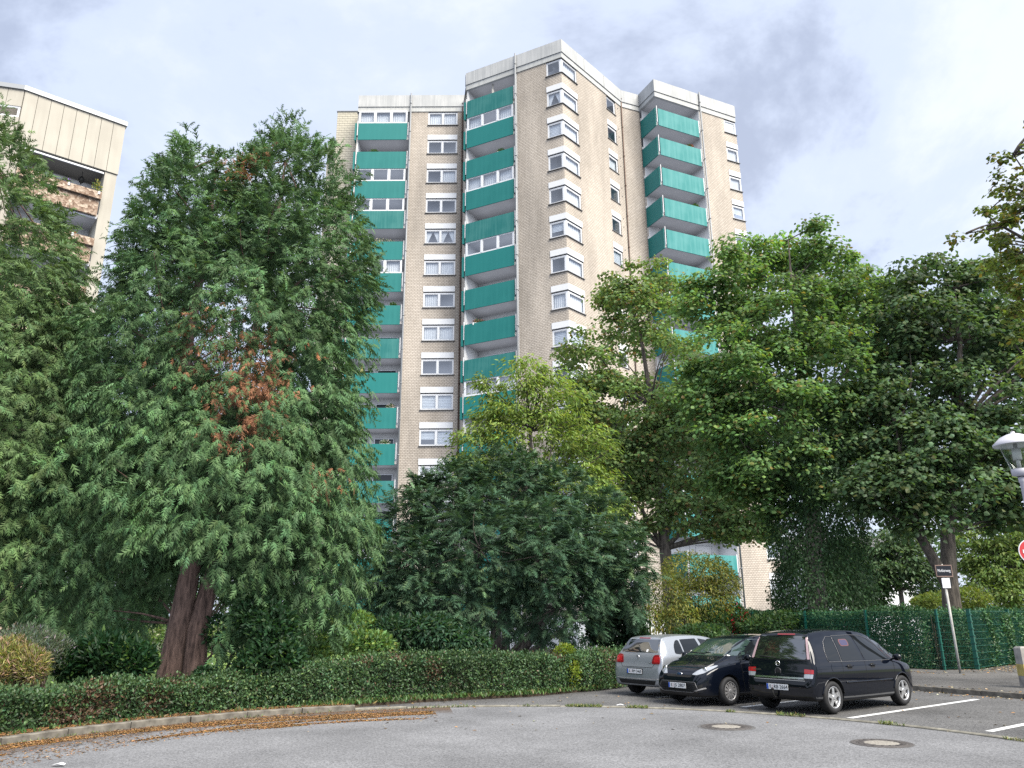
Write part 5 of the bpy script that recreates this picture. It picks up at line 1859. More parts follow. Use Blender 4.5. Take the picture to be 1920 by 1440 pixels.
def lettering(parent, s, size, mat, loc, rot, sx=1.0, name='lettering', fit=None):
    me = text_mesh(s, size, mat)
    o = link(name, me, parent, loc)
    o.rotation_euler = rot
    if fit:
        xs = [v.co.x for v in me.vertices]
        sx = fit / (max(xs) - min(xs))
    o.scale = (sx, 1, 1)
    return o


sp = ground_at(1802, 1270)
sg = empty('street_sign', (sp.x, sp.y, .1)); tag(sg, 'weathered grey pole with small dark street-name sign by the fence', 'street sign')
q = MB().mat(M['polegrey']); q.tube([(0, 0, -.2), (-.02, 0, 2.55)], .034, 10); q.build('pole', sg)
q = MB().mat(M['polegrey']); q.tube([(-.02, 0, 2.55), (-.02, 0, 3.02)], .02, 8); q.build('bracket', sg)
q = MB().mat(M['signdark']); q.box((-.24, -.05, 2.68), (.20, -.03, 2.97)); q.build('name_plate', sg)
q = MB().mat(M['rust'])
q.box((-.26, -.055, 2.97), (.22, -.025, 2.995)); q.box((-.26, -.055, 2.655), (.22, -.025, 2.68)); q.box((-.26, -.055, 2.68), (-.24, -.025, 2.97)); q.box((.20, -.055, 2.68), (.22, -.025, 2.97)); q.build('frame', sg)
lettering(sg, 'Mohlenweg', .12, M['signwhite'], (-.02, -.053, 2.83), (R(90), 0, 0), fit=.37)
q = MB().mat(M['signwhite']); q.box((-.13, -.06, 2.34), (.10, -.04, 2.62)); q.build('notice_plate', sg)
q = MB().mat(M['black']); q.box((.11, -.03, 2.40), (.17, .0, 2.60)); q.build('clamp', sg)

LY = 12.0
lp = at(1912, 880, LY)
lm = empty('street_lamp', (lp.x, LY, 0)); tag(lm, 'grey post-top street lamp with wide hat at the right edge', 'street lamp')
zr = at(1866, 832, LY).z
q = MB().mat(M['lampgrey']); q.lathe([(.05, -.1), (.05, .9), (.038, .95), (.034, zr - .62), (.046, zr - .61), (.046, zr - .53), (.001, zr - .52)], 14); q.build('pole', lm)
q = MB().mat(M['lampgrey']); q.lathe([(.06, zr - .52), (.12, zr - .50), (.125, zr - .42), (.11, zr - .40), (.0, zr - .40)], 18); q.build('collar', lm)
q = MB().mat(M['lampglass']); q.lathe([(.12, zr - .41), (.225, zr - .03)], 24); q.build('bowl', lm)
q = MB().mat(M['lampgrey']); q.lathe([(.31, zr - .03), (.305, zr), (.26, zr + .04), (.20, zr + .10), (.10, zr + .145), (.03, zr + .165), (.03, zr + .19), (0, zr + .195)], 28)
q.mat(M['lampinner']); q.lathe([(.305, zr - .028), (.24, zr + .01), (.16, zr + .02), (0, zr + .03)], 28); q.build('hat', lm)
q = MB().mat(M['lampinner']); q.tube([(0, 0, zr - .40), (0, 0, zr + .0)], .03, 8); q.tube([(0, 0, zr - .26), (0, 0, zr - .08)], .065, 10); q.build('bulb', lm)

ne = at(1910.5, 1034, 20)
sg2 = empty('no_entry_sign', (ne.x + .30, 20.03, .1)); tag(sg2, 'round red sign with white rim cut by the right edge', 'road sign')
q = MB().mat(M['polegrey']); q.tube([(0, .03, -.2), (0, .03, ne.z + .25)], .03, 10); q.build('pole', sg2)
fx = lambda x, y, z: (x, -.01 - z, y + ne.z - .1)
q = MB().mat(M['signwhite']); q.lathe([(.0, .0), (.30, .0), (.30, .012), (0, .012)], 36, fx, False); q.build('disc', sg2)
q = MB().mat(M['red']); q.lathe([(.0, .014), (.278, .014)], 36, fx, False); q.build('face', sg2)
q = MB().mat(M['signwhite']); q.box((-.2, -.032, ne.z - .1 - .045), (.2, -.027, ne.z - .1 + .045)); q.build('bar', sg2)

cp = at(1921, 1295, 18.8)
pt = empty('concrete_post', (cp.x + .13, 18.8, .1)); tag(pt, 'short mossy concrete post at the right edge of the pavement', 'post')
q = MB().mat(M['poppost']); q.box((-.13, -.13, -.2), (.13, .13, .84)); q.hexa([(-.13, -.13, .842), (.13, -.13, .842), (.13, .13, .842), (-.13, .13, .842), (-.10, -.10, .88), (.10, -.10, .88), (.10, .10, .88), (-.10, .10, .88)]); q.build('shaft', pt)
q = MB().mat(plain('yellow band', (.42, .33, .10), .8, var=.3)); q.box((-.135, -.135, .25), (.135, .135, .5)); q.build('band', pt)

for (x, y), lab in (((3.35, 13.35), 'round manhole cover with pale concrete centre in front of the black hatchback'), ((5.0, 11.57), 'round manhole cover with pale concrete centre nearest the camera')):
    mh = empty('manhole', (x, y, 0)); tag(mh, lab, 'manhole', 'manhole covers in the road')
    q = MB().mat(M['iron'])
    q.lathe([(.395, .003), (.39, .007), (.345, .007), (.34, .004), (.325, .004), (.32, .009), (.225, .009), (.22, .006)], 40, None, False); q.build('frame', mh)
    for k in range(16):
        link('rib', small_mesh('rib|', lambda: lbox((.24, -.016, .0092), (.31, .016, .014), M['iron'])), mh, None, k * math.pi / 8)
    q = MB().mat(M['ironfill']); q.lathe([(.222, .0075), (0, .0085)], 36, None, False); q.build('infill', mh)
    q = MB().mat(M['lot']); q.lathe([(.45 if x < 4 else .41, .0018), (.395, .0022)], 40, None, False); q.build('patch', mh)

# bits of litter
for (x, y), lab in (((110, 1437), 'small white paper scrap on the road at lower left'), ((1163, 1324), 'white paper scrap beside the flush kerb'), ((1132, 1286), 'white scrap under the hedge by the silver car')):
    g = ground_at(x, y)
    q = MB().mat(M['signwhite'])
    w = .07
    q.face([(-w, -.03, .012), (0, -.04, .03), (.01, .04, .034), (-w, .03, .016)]); q.face([(0, -.04, .03), (w, -.02, .012), (w * .9, .035, .02), (.01, .04, .034)])
    o = q.build('paper_scrap', None, loc=(g.x, g.y, .006)); tag(o, lab, 'litter', 'paper scraps')

# ------------------------------------------------------------------ parked cars
CM = {
    'black': plain('black car paint', (.003, .0045, .009), .5, 0, .0, coat=1.0),
    'silver': plain('silver car paint', (.36, .385, .42), .34, .6, .5, coat=.6),
    'glass': plain('car glass', (.008, .010, .012), .03, 0, 1.0),
    'side': plain('side glass', (.008, .010, .012), .03, 0, .45),
    'wind': plain('windscreen glass', (.022, .042, .038), .03, 0, .8),
    'tyre': plain('tyre rubber', (.016, .016, .017), .75, var=.25, vscale=14),
    'alloy': plain('alloy wheel', (.60, .60, .60), .32, .8),
    'hub': plain('silver wheel trim', (.44, .43, .42), .4, .55),
    'chrome': plain('chrome', (.72, .73, .75), .12, 1.0),
    'tail': plain('red tail lens', (.42, .012, .016), .12, 0, .6, coat=.6),
    'taildark': plain('dark red lens', (.20, .006, .010), .12, 0, .6, coat=.6),
    'clear': plain('clear lamp lens', (.42, .44, .46), .10, .35, .7, coat=1.0),
    'trim': plain('grey trim', (.16, .16, .165), .4, .5),
    'pinkish': plain('pale rear lens', (.52, .36, .36), .15, 0, .6, coat=.8),
    'plate': plain('plate white', (.74, .74, .72), .4),
    'plateblue': plain('plate blue', (.02, .09, .45), .4),
    'ink': plain('plate ink', (.01, .01, .012), .5),
    'under': plain('underbody', (.010, .010, .010), .85),
    'badgeblue': plain('badge blue', (.03, .08, .22), .2, .2, coat=.6),
    'disc': plain('purple sticker', (.05, .045, .10), .5),
    'discred': plain('sticker rim', (.14, .06, .06), .5),
}


def catmull(pts, per):
    P = np.array(pts, float)
    P = np.vstack([2 * P[0] - P[1], P, 2 * P[-1] - P[-2]])
    out = []
    for i in range(1, len(P) - 2):
        for k in range(per):
            t = k / per
            a, b_, c, d = P[i - 1], P[i], P[i + 1], P[i + 2]
            out.append(.5 * ((2 * b_) + (-a + c) * t + (2 * a - 5 * b_ + 4 * c - d) * t * t + (-a + 3 * b_ - 3 * c + d) * t ** 3))
    out.append(P[-2])
    return np.array(out)


def section(zb, zt, w, zbelt, wt):
    h = max(.02, zt - zbelt)
    rc = min(.075, .42 * h)
    g = zbelt - zb
    pts = [(0, zb), (.62 * w, zb), (.90 * w, zb + .015), (.965 * w, zb + .10 * g + .03), (.99 * w, zb + .40 * g), (w, zb + .66 * g), (.992 * w, zb + .86 * g), (.965 * w, zbelt)]
    a, b_ = np.array([.965 * w, zbelt]), np.array([wt, zt - rc])
    for t, bul in ((.33, .016), (.66, .016)):
        p = a + (b_ - a) * t
        pts.append((p[0] + bul * min(1, h / .4), p[1]))
    pts += [(wt, zt - rc), (wt - .35 * rc - .01, zt - .30 * rc), (wt * .80, zt - .02 * min(1, h / .3)), (wt * .45, zt), (0, zt + .006)]
    return catmull(pts, 4)


def car_body(st, per=6):
    S_ = catmull(st, per)
    S_[:, 0] = np.maximum.accumulate(S_[:, 0] + np.arange(len(S_)) * 1e-5)
    rows = []
    for x, zb, zt, w, zbelt, wt in S_:
        sec = section(zb, zt, w, zbelt, wt)
        half = [(x, y, z) for y, z in sec]
        rows.append([(x, -y, z) for (x, y, z) in half[::-1]][:-1] + half[1:] if False else half)
    nh = len(rows[0])
    V, F = [], []
    for r_ in rows:
        full = r_ + [(x, -y, z) for (x, y, z) in r_[-2:0:-1]]
        V += full
    m = 2 * nh - 2
    for i in range(len(rows) - 1):
        for j in range(m):
            F.append((i * m + j, (i + 1) * m + j, (i + 1) * m + (j + 1) % m, i * m + (j + 1) % m))
    F.append(tuple(range(m)))
    F.append(tuple((len(rows) - 1) * m + j for j in reversed(range(m))))
    me = bpy.data.meshes.new('body')
    me.from_pydata(V, [], F)
    bm_ = bmesh.new(); bm_.from_mesh(me)
    bmesh.ops.recalc_face_normals(bm_, faces=bm_.faces[:])
    bm_.to_mesh(me); bm_.free()
    return me


def rpoly(pts, r=.04, n=4):
    out = []
    m = len(pts)
    for i in range(m):
        a, b_, c = Vector(pts[i - 1]), Vector(pts[i]), Vector(pts[(i + 1) % m])
        d1, d2 = (a - b_), (c - b_)
        q = min(r, d1.length * .45, d2.length * .45)
        p1, p2 = b_ + d1.normalized() * q, b_ + d2.normalized() * q
        for k in range(n + 1):
            t = k / n
            out.append(tuple((1 - t) ** 2 * p1 + 2 * t * (1 - t) * b_ + t * t * p2))
    return out


RAYS = {'left': (lambda u, v: (Vector((u, 3, v)), Vector((0, -1, 0)))), 'right': (lambda u, v: (Vector((u, -3, v)), Vector((0, 1, 0)))),
        'rear': (lambda u, v: (Vector((-2, u, v)), Vector((1, 0, 0)))), 'front': (lambda u, v: (Vector((7, u, v)), Vector((-1, 0, 0)))),
        'top': (lambda u, v: (Vector((u, v, 4)), Vector((0, 0, -1))))}


class Car:
    def __init__(s, name, label, st, paint, axles, rt, track, pos, rz, group):
        s.x0 = axles[0]
        s.root = empty(name, (pos[0], pos[1], 0), rz)
        tag(s.root, label, 'car', group)
        me = car_body(st)
        bm_ = bmesh.new(); bm_.from_mesh(me)
        s.bvh = BVHTree.FromBMesh(bm_)
        bm_.free()
        me.materials.append(paint); me.materials.append(CM['under'])
        s.paint = paint
        ob = bpy.data.objects.new('body', me); COL.objects.link(ob)
        cut = MB()
        for ax in axles:
            for sg_ in (1, -1):
                rad = rt + .045
                n = 28
                lo, hi = [], []
                for k in range(n):
                    t = 2 * math.pi * k / n
                    lo.append((ax + rad * math.cos(t), sg_ * .52, rt + .01 + rad * math.sin(t)))
                    hi.append((ax + rad * math.cos(t), sg_ * 1.3, rt + .01 + rad * math.sin(t)))
                cut.face(lo); cut.face(hi[::-1])
                for k in range(n): cut.face([lo[k], hi[k], hi[(k + 1) % n], lo[(k + 1) % n]])
        cm = cut.mesh('cutter')
        bm_ = bmesh.new(); bm_.from_mesh(cm)
        bmesh.ops.remove_doubles(bm_, verts=bm_.verts[:], dist=1e-5)
        bmesh.ops.recalc_face_normals(bm_, faces=bm_.faces[:])
        bm_.to_mesh(cm); bm_.free()
        co = bpy.data.objects.new('cutter', cm); COL.objects.link(co)
        md = ob.modifiers.new('arch', 'BOOLEAN'); md.operation = 'DIFFERENCE'; md.object = co; md.solver = 'EXACT'
        bpy.context.view_layer.update()
        dg = bpy.context.evaluated_depsgraph_get()
        res = bpy.data.meshes.new_from_object(ob.evaluated_get(dg))
        bpy.data.objects.remove(ob); bpy.data.objects.remove(co)
        res.name = 'body'
        rad = rt + .046
        for p in res.polygons:
            c = p.center
            p.use_smooth = True
            p.material_index = 0
            for ax in axles:
                if math.hypot(c.x - ax, c.z - rt - .01) < rad and abs(c.y) < .9 and abs(p.normal.z * (c.z - rt) + p.normal.x * (c.x - ax)) >= 0 and (math.hypot(c.x - ax, c.z - rt - .01) > rad - .02 or abs(c.y) < .56):
                    if abs(c.y) < .56 or (p.normal.x * (ax - c.x) + p.normal.z * (rt - c.z)) > .5 * math.hypot(c.x - ax, c.z - rt):
                        p.material_index = 1; p.use_smooth = False
            if c.z < .30 and p.normal.z < -.7: p.material_index = 1
        res.transform(Matrix.Translation((-s.x0, 0, 0)))
        res.set_sharp_from_angle(angle=R(38))
        s.body = link('body', res, s.root)
        s.axles, s.rt, s.track = axles, rt, track

    def hit(s, view, u, v, off=.004):
        o, d = RAYS[view](u, v)
        loc, no, i, dist = s.bvh.ray_cast(o, d)
        if loc is None:
            loc, no, i, dist = s.bvh.find_nearest(o + d * 2.2)
        if no.dot(d) > 0: no = -no
        return loc + no * off

    def patch(s, name, view, poly, mat, parent=None, off=.004, res=.05, r=.03, rim=None, round_=True):
        poly = rpoly(poly, r) if round_ else poly
        # densify the outline, add inner points
        pts = []
        m = len(poly)
        for i in range(m):
            a, b_ = Vector(poly[i]), Vector(poly[(i + 1) % m])
            n = max(1, int((b_ - a).length / res))
            for k in range(n): pts.append(a.lerp(b_, k / n))
        nb = len(pts)
        xs = [p[0] for p in pts]; ys = [p[1] for p in pts]

        def inside(x, y):
            c = False
            for i in range(nb):
                x1, y1 = pts[i]; x2, y2 = pts[(i + 1) % nb]
                if (y1 > y) != (y2 > y) and x < (x2 - x1) * (y - y1) / (y2 - y1) + x1: c = not c
            return c
        gx = np.arange(min(xs) + res * .5, max(xs), res); gy = np.arange(min(ys) + res * .5, max(ys), res)
        inn = [Vector((x, y)) for x in gx for y in gy if inside(x, y)]
        V, E_, F, *_ = delaunay_2d_cdt([Vector((p[0], p[1])) for p in pts] + inn, [(i, (i + 1) % nb) for i in range(nb)], [], 1, 1e-5)
        b = MB().mat(mat)
        P3 = [s.hit(view, v[0], v[1], off) for v in V]
        P0 = None
        for f in F:
            q = [P3[i] for i in f]
            nrm = (q[1] - q[0]).cross(q[2] - q[0])
            if nrm.dot(RAYS[view](0, 0)[1]) > 0: q = q[::-1]
            b.face([(p.x - s.x0, p.y, p.z) for p in q], smooth=True)
        # skirt so the piece has an edge
        for i in range(nb):
            a, c = P3[i], P3[(i + 1) % nb]
            ua, uc = s.hit(view, pts[i][0], pts[i][1], -.004), s.hit(view, pts[(i + 1) % nb][0], pts[(i + 1) % nb][1], -.004)
            b.face([(p.x - s.x0, p.y, p.z) for p in (a, c, uc, ua)])
        me = b.mesh(name)
        bm_ = bmesh.new(); bm_.from_mesh(me); bmesh.ops.remove_doubles(bm_, verts=bm_.verts[:], dist=1e-5); bm_.to_mesh(me); bm_.free()
        me.set_sharp_from_angle(angle=R(40))
        return link(name, me, parent or s.root)

    def ribbon(s, name, view, pts, w, mat, off=.003, parent=None, res=.04):
        L_ = []
        for a, b_ in zip(pts[:-1], pts[1:]):
            a, b_ = Vector(a), Vector(b_)
            n = max(1, int((b_ - a).length / res))
            for k in range(n): L_.append(a.lerp(b_, k / n))
        L_.append(Vector(pts[-1]))
        P3 = [s.hit(view, p[0], p[1], off) for p in L_]
        b = MB().mat(mat)
        b.tube([(p.x - s.x0, p.y, p.z) for p in P3], w, 5)
        return b.build(name, parent or s.root)

    def wheels(s, spokes, mat, thin=False, width=.19):
        rt = s.rt
        tb = MB().mat(CM['tyre'])
        fy = lambda x, y, z: (x, z, y)
        w2 = width / 2
        tb.lathe([(rt * .66, -w2), (rt * .80, -w2 - .008), (rt * .93, -w2), (rt * .985, -w2 + .03), (rt, -w2 * .4), (rt, w2 * .4), (rt * .985, w2 - .03), (rt * .93, w2), (rt * .80, w2 + .008), (rt * .66, w2), (rt * .64, 0), (rt * .66, -w2)], 36, fy)
        tyre = tb.mesh('tyre')
        rb = MB().mat(mat)
        ro = rt * .665
        rb.lathe([(ro, w2 + .001), (ro * .96, w2 + .006), (ro * .90, w2 - .012), (ro * .86, w2 - .05), (ro * .86, -w2)], 36, fy)
        for k in range(spokes):
            t = 2 * math.pi * k / spokes + .3
            c, s_ = math.cos(t), math.sin(t)
            hw0, hw1 = (.045, .040) if not thin else (.017, .026)
            pr = [(.04, hw0), (ro * .55, hw0 * .8 if not thin else .02), (ro * .93, hw1 * 1.05)]
            for (a0, h0), (a1, h1) in zip(pr[:-1], pr[1:]):
                q = []
                for dy0, dy1 in ((-.05, -.05), (-.008, -.012)):
                    for a, h_ in ((a0, -h0), (a1, -h1), (a1, h1), (a0, h0)):
                        q.append((c * a - s_ * h_, w2 + (dy0 if a == a0 else dy1), s_ * a + c * h_))
                rb.hexa(q)
        rb.lathe([(.0, w2 + .0), (.03, w2 - .001), (.055, w2 - .012), (.06, w2 - .05)], 16, fy)
        rb.mat(CM['under'])
        rb.lathe([(ro * .87, w2 - .06), (0, w2 - .062)], 24, fy, False)
        rim = rb.mesh('rim')
        for ax in s.axles:
            for sg_ in (1, -1):
                w_ = link('wheel', tyre, s.root, (ax - s.x0, sg_ * s.track / 2, rt))
                if sg_ < 0: w_.rotation_euler = (0, 0, math.pi)
                link('rim', rim, w_)

    def plate(s, text, x, z, facing, tilt=0.0, y=0.0):
        """number plate; facing -1 = rear"""
        rot = (R(90), 0, R(-90) if facing < 0 else R(90))
        p = MB().mat(CM['plate'])
        p.box((-.26, -.055, 0), (.26, .055, .006))
        o = p.build('number_plate', s.root, loc=(x - s.x0, y, z)); o.rotation_euler = rot
        q = MB().mat(CM['ink']); q.box((-.275, -.07, -.008), (.275, .07, -.0005)); o2 = q.build('plate_holder', o)
        q = MB().mat(CM['plateblue']); q.box((-.258, -.053, .0062), (-.215, .053, .008)); q.build('country_band', o)
        a, b_ = text
        lettering(o, a, .10, CM['ink'], (-.165, 0, .0075), (0, 0, 0), fit=.035)
        q = MB().mat(CM['pinkish']); q.lathe([(.016, .0065), (0, .009)], 10, lambda x_, y_, z_: (x_ - .117, y_ + .018, z_)); q.lathe([(.016, .0065), (0, .009)], 10, lambda x_, y_, z_: (x_ - .117, y_ - .02, z_)); q.build('seal', o)
        lettering(o, b_, .10, CM['ink'], (.083, 0, .0075), (0, 0, 0), fit=.325)
        return o

    def mirror(s, x, z, y, mat):
        for sg_ in (1, -1):
            b = MB().mat(mat)
            b.lathe([(0.001, -.10), (.05, -.085), (.075, -.03), (.078, .03), (.06, .08), (.001, .10)], 12, lambda a, c, d: (x - s.x0 + a * .75, sg_ * (y + .10 + d * 1.0), z + c * .95))
            b.tube([(x - s.x0 + .02, sg_ * (y - .04), z - .05), (x - s.x0, sg_ * (y + .06), z - .02)], .022, 6)
            o = b.build('mirror', s.root)


GRP = 'cars parked nose-in beside the hedge'
# ---- black compact van, seen from behind
st = [(0.00, .42, .56, .66, .52, .60), (.015, .33, .68, .77, .60, .73), (.05, .28, .79, .815, .70, .765), (.085, .26, .97, .83, .86, .765), (.125, .25, 1.12, .838, .95, .735), (.20, .245, 1.34, .842, .965, .675),
      (.27, .24, 1.50, .845, .97, .625), (.36, .235, 1.565, .846, .97, .600), (.62, .22, 1.597, .848, .965, .59), (1.20, .20, 1.622, .848, .96, .595), (1.90, .20, 1.605, .848, .95, .59), (2.40, .20, 1.535, .846, .94, .575),
      (2.80, .20, 1.38, .84, .93, .585), (3.15, .20, 1.18, .832, .915, .625), (3.42, .20, 1.055, .815, .885, .64), (3.68, .20, .965, .78, .84, .59), (3.88, .20, .85, .71, .76, .52), (4.0, .22, .70, .62, .62, .46), (4.045, .30, .54, .50, .48, .40)]
mv = Car('parked_van', 'black compact van parked nose-in, rear window reflecting the sky', st, CM['black'], (.63, 3.26), .315, 1.47, (6.0, 17.6), R(35.5), GRP)
mv.wheels(5, CM['alloy'])
mv.patch('rear_window', 'rear', [(-.64, 1.045), (.64, 1.045), (.545, 1.50), (-.545, 1.50)], CM['glass'], r=.05)
tl = []
for sg_ in (1, -1):
    v_ = 'left' if sg_ > 0 else 'right'
    mv.patch('pillar_lamp', 'rear', [(sg_ * .655, 1.05), (sg_ * .715, 1.05), (sg_ * .607, 1.47), (sg_ * .568, 1.47)], CM['pinkish'], r=.015, res=.03)
    a = mv.patch('tail_lamp', 'rear', [(sg_ * .595, .775), (sg_ * .80, .775), (sg_ * .80, .855), (sg_ * .595, .865)], CM['tail'], r=.012, res=.03)
    mv.patch('reversing_lens', 'rear', [(sg_ * .60, .69), (sg_ * .78, .69), (sg_ * .795, .77), (sg_ * .597, .77)], CM['clear'], parent=None, r=.012, res=.03)
    mv.patch('quarter_window', v_, [(.60, 1.02), (1.02, 1.005), (1.02, 1.44), (.86, 1.46), (.70, 1.36), (.61, 1.18)], CM['side'], r=.07)
    mv.patch('door_window', v_, [(1.075, 1.005), (1.84, .99), (1.70, 1.475), (1.10, 1.47)], CM['side'], r=.04)
    mv.patch('door_window', v_, [(1.92, .99), (2.86, .985), (2.62, 1.24), (2.36, 1.40), (2.08, 1.465), (1.80, 1.475)], CM['side'], r=.04)
    mv.patch('front_quarter_window', v_, [(2.96, .985), (3.22, .985), (2.98, 1.13), (2.80, 1.22)], CM['side'], r=.02)
    mv.ribbon('door_gap', v_, [(1.06, 1.48), (1.04, 1.0), (1.03, .72), (.98, .66)], .004, CM['under'], 0)
    mv.ribbon('door_gap', v_, [(1.88, 1.48), (1.88, .90), (1.86, .32)], .004, CM['under'], 0)
    mv.ribbon('door_gap', v_, [(3.0, .98), (2.98, .60), (2.90, .32)], .004, CM['under'], 0)
    mv.ribbon('side_strip', v_, [(1.10, .58), (2.85, .57)], .018, CM['black'], .004)
    for x in (1.20, 2.06):
        mv.patch('handle_recess', v_, [(x, .83), (x + .17, .83), (x + .17, .92), (x, .92)], CM['under'], r=.04, res=.03, off=.002)
        mv.ribbon('door_handle', v_, [(x - .02, .885), (x + .19, .885)], .014, CM['black'], .022)
    mv.ribbon('arch_flare', v_, [(.63 + .37 * math.cos(t), .32 + .37 * math.sin(t)) for t in np.linspace(.15, 3.0, 14)], .014, CM['black'], .004)
    mv.ribbon('arch_flare', v_, [(3.26 + .37 * math.cos(t), .32 + .37 * math.sin(t)) for t in np.linspace(.15, 3.0, 14)], .014, CM['black'], .004)
    mv.ribbon('window_trim', v_, [(.62, .99), (1.05, .985), (1.05, 1.47), (.86, 1.48), (.69, 1.38), (.595, 1.19), (.585, 1.03), (.62, .99)], .006, CM['trim'], .003)
    mv.ribbon('window_trim', v_, [(1.05, .985), (1.9, .97), (2.9, .965)], .006, CM['trim'], .003)
    mv.ribbon('window_trim', v_, [(1.06, 1.49), (1.75, 1.50), (2.10, 1.485), (2.40, 1.415), (2.66, 1.25), (2.9, .985)], .006, CM['trim'], .003)
mv.patch('fuel_flap', 'right', [(.64, .80), (.80, .80), (.80, .95), (.64, .95)], CM['black'], r=.07, res=.04, off=.004)
mv.patch('sticker', 'right', [(1.22, 1.28), (1.55, 1.28), (1.55, 1.42), (1.22, 1.42)], CM['discred'], r=.09, res=.05, off=.007)
mv.patch('sticker_disc', 'right', [(1.25, 1.295), (1.52, 1.295), (1.52, 1.405), (1.25, 1.405)], CM['disc'], r=.08, res=.05, off=.009)
mv.patch('windscreen', 'front', [(-.70, 1.08), (.70, 1.08), (.57, 1.46), (-.57, 1.46)], CM['glass'], r=.05)
for sg_ in (1, -1): mv.patch('headlamp', 'front', [(sg_ * .36, .74), (sg_ * .66, .80), (sg_ * .70, .66), (sg_ * .40, .60)], CM['clear'], r=.03)
mv.patch('grille', 'front', [(-.3, .52), (.3, .52), (.32, .70), (-.32, .70)], CM['under'], r=.03)
mv.ribbon('hatch_gap', 'rear', [(-.70, 1.02), (-.735, .86), (-.73, .70), (-.66, .655), (.66, .655), (.73, .70), (.735, .86), (.70, 1.02)], .005, CM['under'], 0)
mv.ribbon('glass_gap', 'rear', [(-.70, 1.025), (.70, 1.025)], .005, CM['under'], 0)
mv.patch('chrome_strip', 'rear', [(-.61, .668), (.61, .668), (.61, .70), (-.61, .70)], CM['chrome'], r=.01, res=.06, off=.012)
mv.patch('bumper_step', 'rear', [(-.62, .635), (.62, .635), (.62, .648), (-.62, .648)], CM['hub'], r=.004, res=.06, off=.006)
mv.patch('brake_lamp', 'rear', [(-.30, 1.515), (.12, 1.515), (.12, 1.54), (-.30, 1.54)], CM['taildark'], r=.008, res=.05, off=.01)
# round badge: ring with a lightning bar
c0 = mv.hit('rear', .04, .955, 0)
fb = lambda x, y, z: (c0.x - mv.x0 - z, c0.y + x, c0.z + y)
q = MB().mat(CM['chrome'])
q.lathe([(.040, .004), (.043, .012), (.050, .013), (.054, .010), (.056, .004)], 24, fb)
q.hexa([fb(*p) for p in ((-.085, -.004, .006), (.0, -.014, .006), (.085, .004, .006), (0, .014, .006), (-.085, -.004, .016), (.0, -.014, .016), (.085, .004, .016), (0, .014, .016))])
q.build('badge', mv.root)
h0 = mv.hit('rear', .03, .80, 0)
q = MB().mat(CM['under']); q.lathe([(.0, .004), (.068, .005), (.072, .002)], 20, lambda x, y, z: (h0.x - mv.x0 - z - .003, h0.y + x, h0.z + y)); q.build('handle_recess', mv.root)
q = MB().mat(CM['trim']); q.lathe([(.066, .005), (.069, .009), (.073, .008), (.074, .002)], 22, lambda x, y, z: (h0.x - mv.x0 - z - .003, h0.y + x, h0.z + y)); q.build('handle_ring', mv.root)
l0 = mv.hit('rear', .555, .82, .006)
lettering(mv.root, 'MERIVA', .045, CM['chrome'], (l0.x - mv.x0 - .006, l0.y + .0, l0.z), (R(90), 0, R(-90)), fit=.19)
pz = mv.hit('rear', .0, .50, 0)
mv.plate(('K', 'RB 2664'), min(pz.x, 0) - .012, .50, -1, y=.04)
q = MB().mat(CM['under']); q.tube([(.1 - mv.x0, .10, .28), (-.05 - mv.x0, .10, .30), (-.10 - mv.x0, .10, .38), (-.10 - mv.x0, .10, .44)], .02, 8); q.lathe([(.0, -.03), (.025, -.02), (.027, 0), (.02, .02), (0, .027)], 12, lambda x, y, z: (x - .10 - mv.x0, y + .10, z + .46)); q.build('tow_hook', mv.root)
q = MB().mat(CM['under']); w0 = mv.hit('rear', .10, 1.06, .012); w1 = mv.hit('rear', .52, 1.085, .02); q.tube([(p.x - mv.x0, p.y, p.z) for p in (w0, w1)], .012, 6); q.build('rear_wiper', mv.root)
q = MB().mat(CM['under']); q.tube([(.55 - mv.x0, 0, 1.59), (.36 - mv.x0, 0, 1.68)], .006, 5); q.tube([(.56 - mv.x0, 0, 1.585), (.53 - mv.x0, 0, 1.61)], .022, 7); q.build('antenna', mv.root)
mv.mirror(2.98, 1.02, .83, CM['black'])
for sg_ in (-1, 1):
    e0 = mv.hit('rear', sg_ * .5, .50, .004)
    q = MB().mat(CM['under']); q.lathe([(.02, 0), (.018, .004), (0, .005)], 10, lambda x, y, z: (e0.x - mv.x0 - z, e0.y + x, e0.z + y)); q.build('parking_sensor', mv.root)

# ---- black hatchback facing out
st = [(0.0, .40, .58, .66, .52, .60), (.02, .30, .74, .79, .64, .74), (.08, .26, .95, .84, .86, .74), (.18, .25, 1.15, .85, .94, .69), (.32, .23, 1.35, .855, .955, .61), (.46, .22, 1.43, .858, .955, .575), (.80, .20, 1.462, .86, .95, .57), (1.3, .18, 1.478, .86, .93, .575),
      (1.85, .18, 1.455, .86, .915, .57), (2.25, .18, 1.375, .858, .90, .56), (2.62, .18, 1.22, .852, .885, .58), (2.95, .18, 1.06, .845, .865, .635), (3.20, .18, .97, .835, .835, .66), (3.45, .18, .895, .81, .79, .64), (3.66, .18, .81, .765, .72, .59), (3.82, .19, .70, .70, .62, .53), (3.91, .21, .58, .62, .52, .48), (3.945, .28, .46, .52, .42, .42)]
fi = Car('parked_hatchback', 'black hatchback parked facing the road between silver car and van', st, CM['black'], (.66, 3.15), .30, 1.49, (6.39, 20.80), R(215.5), GRP)
fi.wheels(12, CM['hub'], True)
fi.patch('windscreen', 'front', [(-.74, 1.03), (.74, 1.03), (.60, 1.385), (-.60, 1.385)], CM['wind'], r=.06)
fi.patch('rear_window', 'rear', [(-.62, 1.0), (.62, 1.0), (.54, 1.36), (-.54, 1.36)], CM['glass'], r=.05)
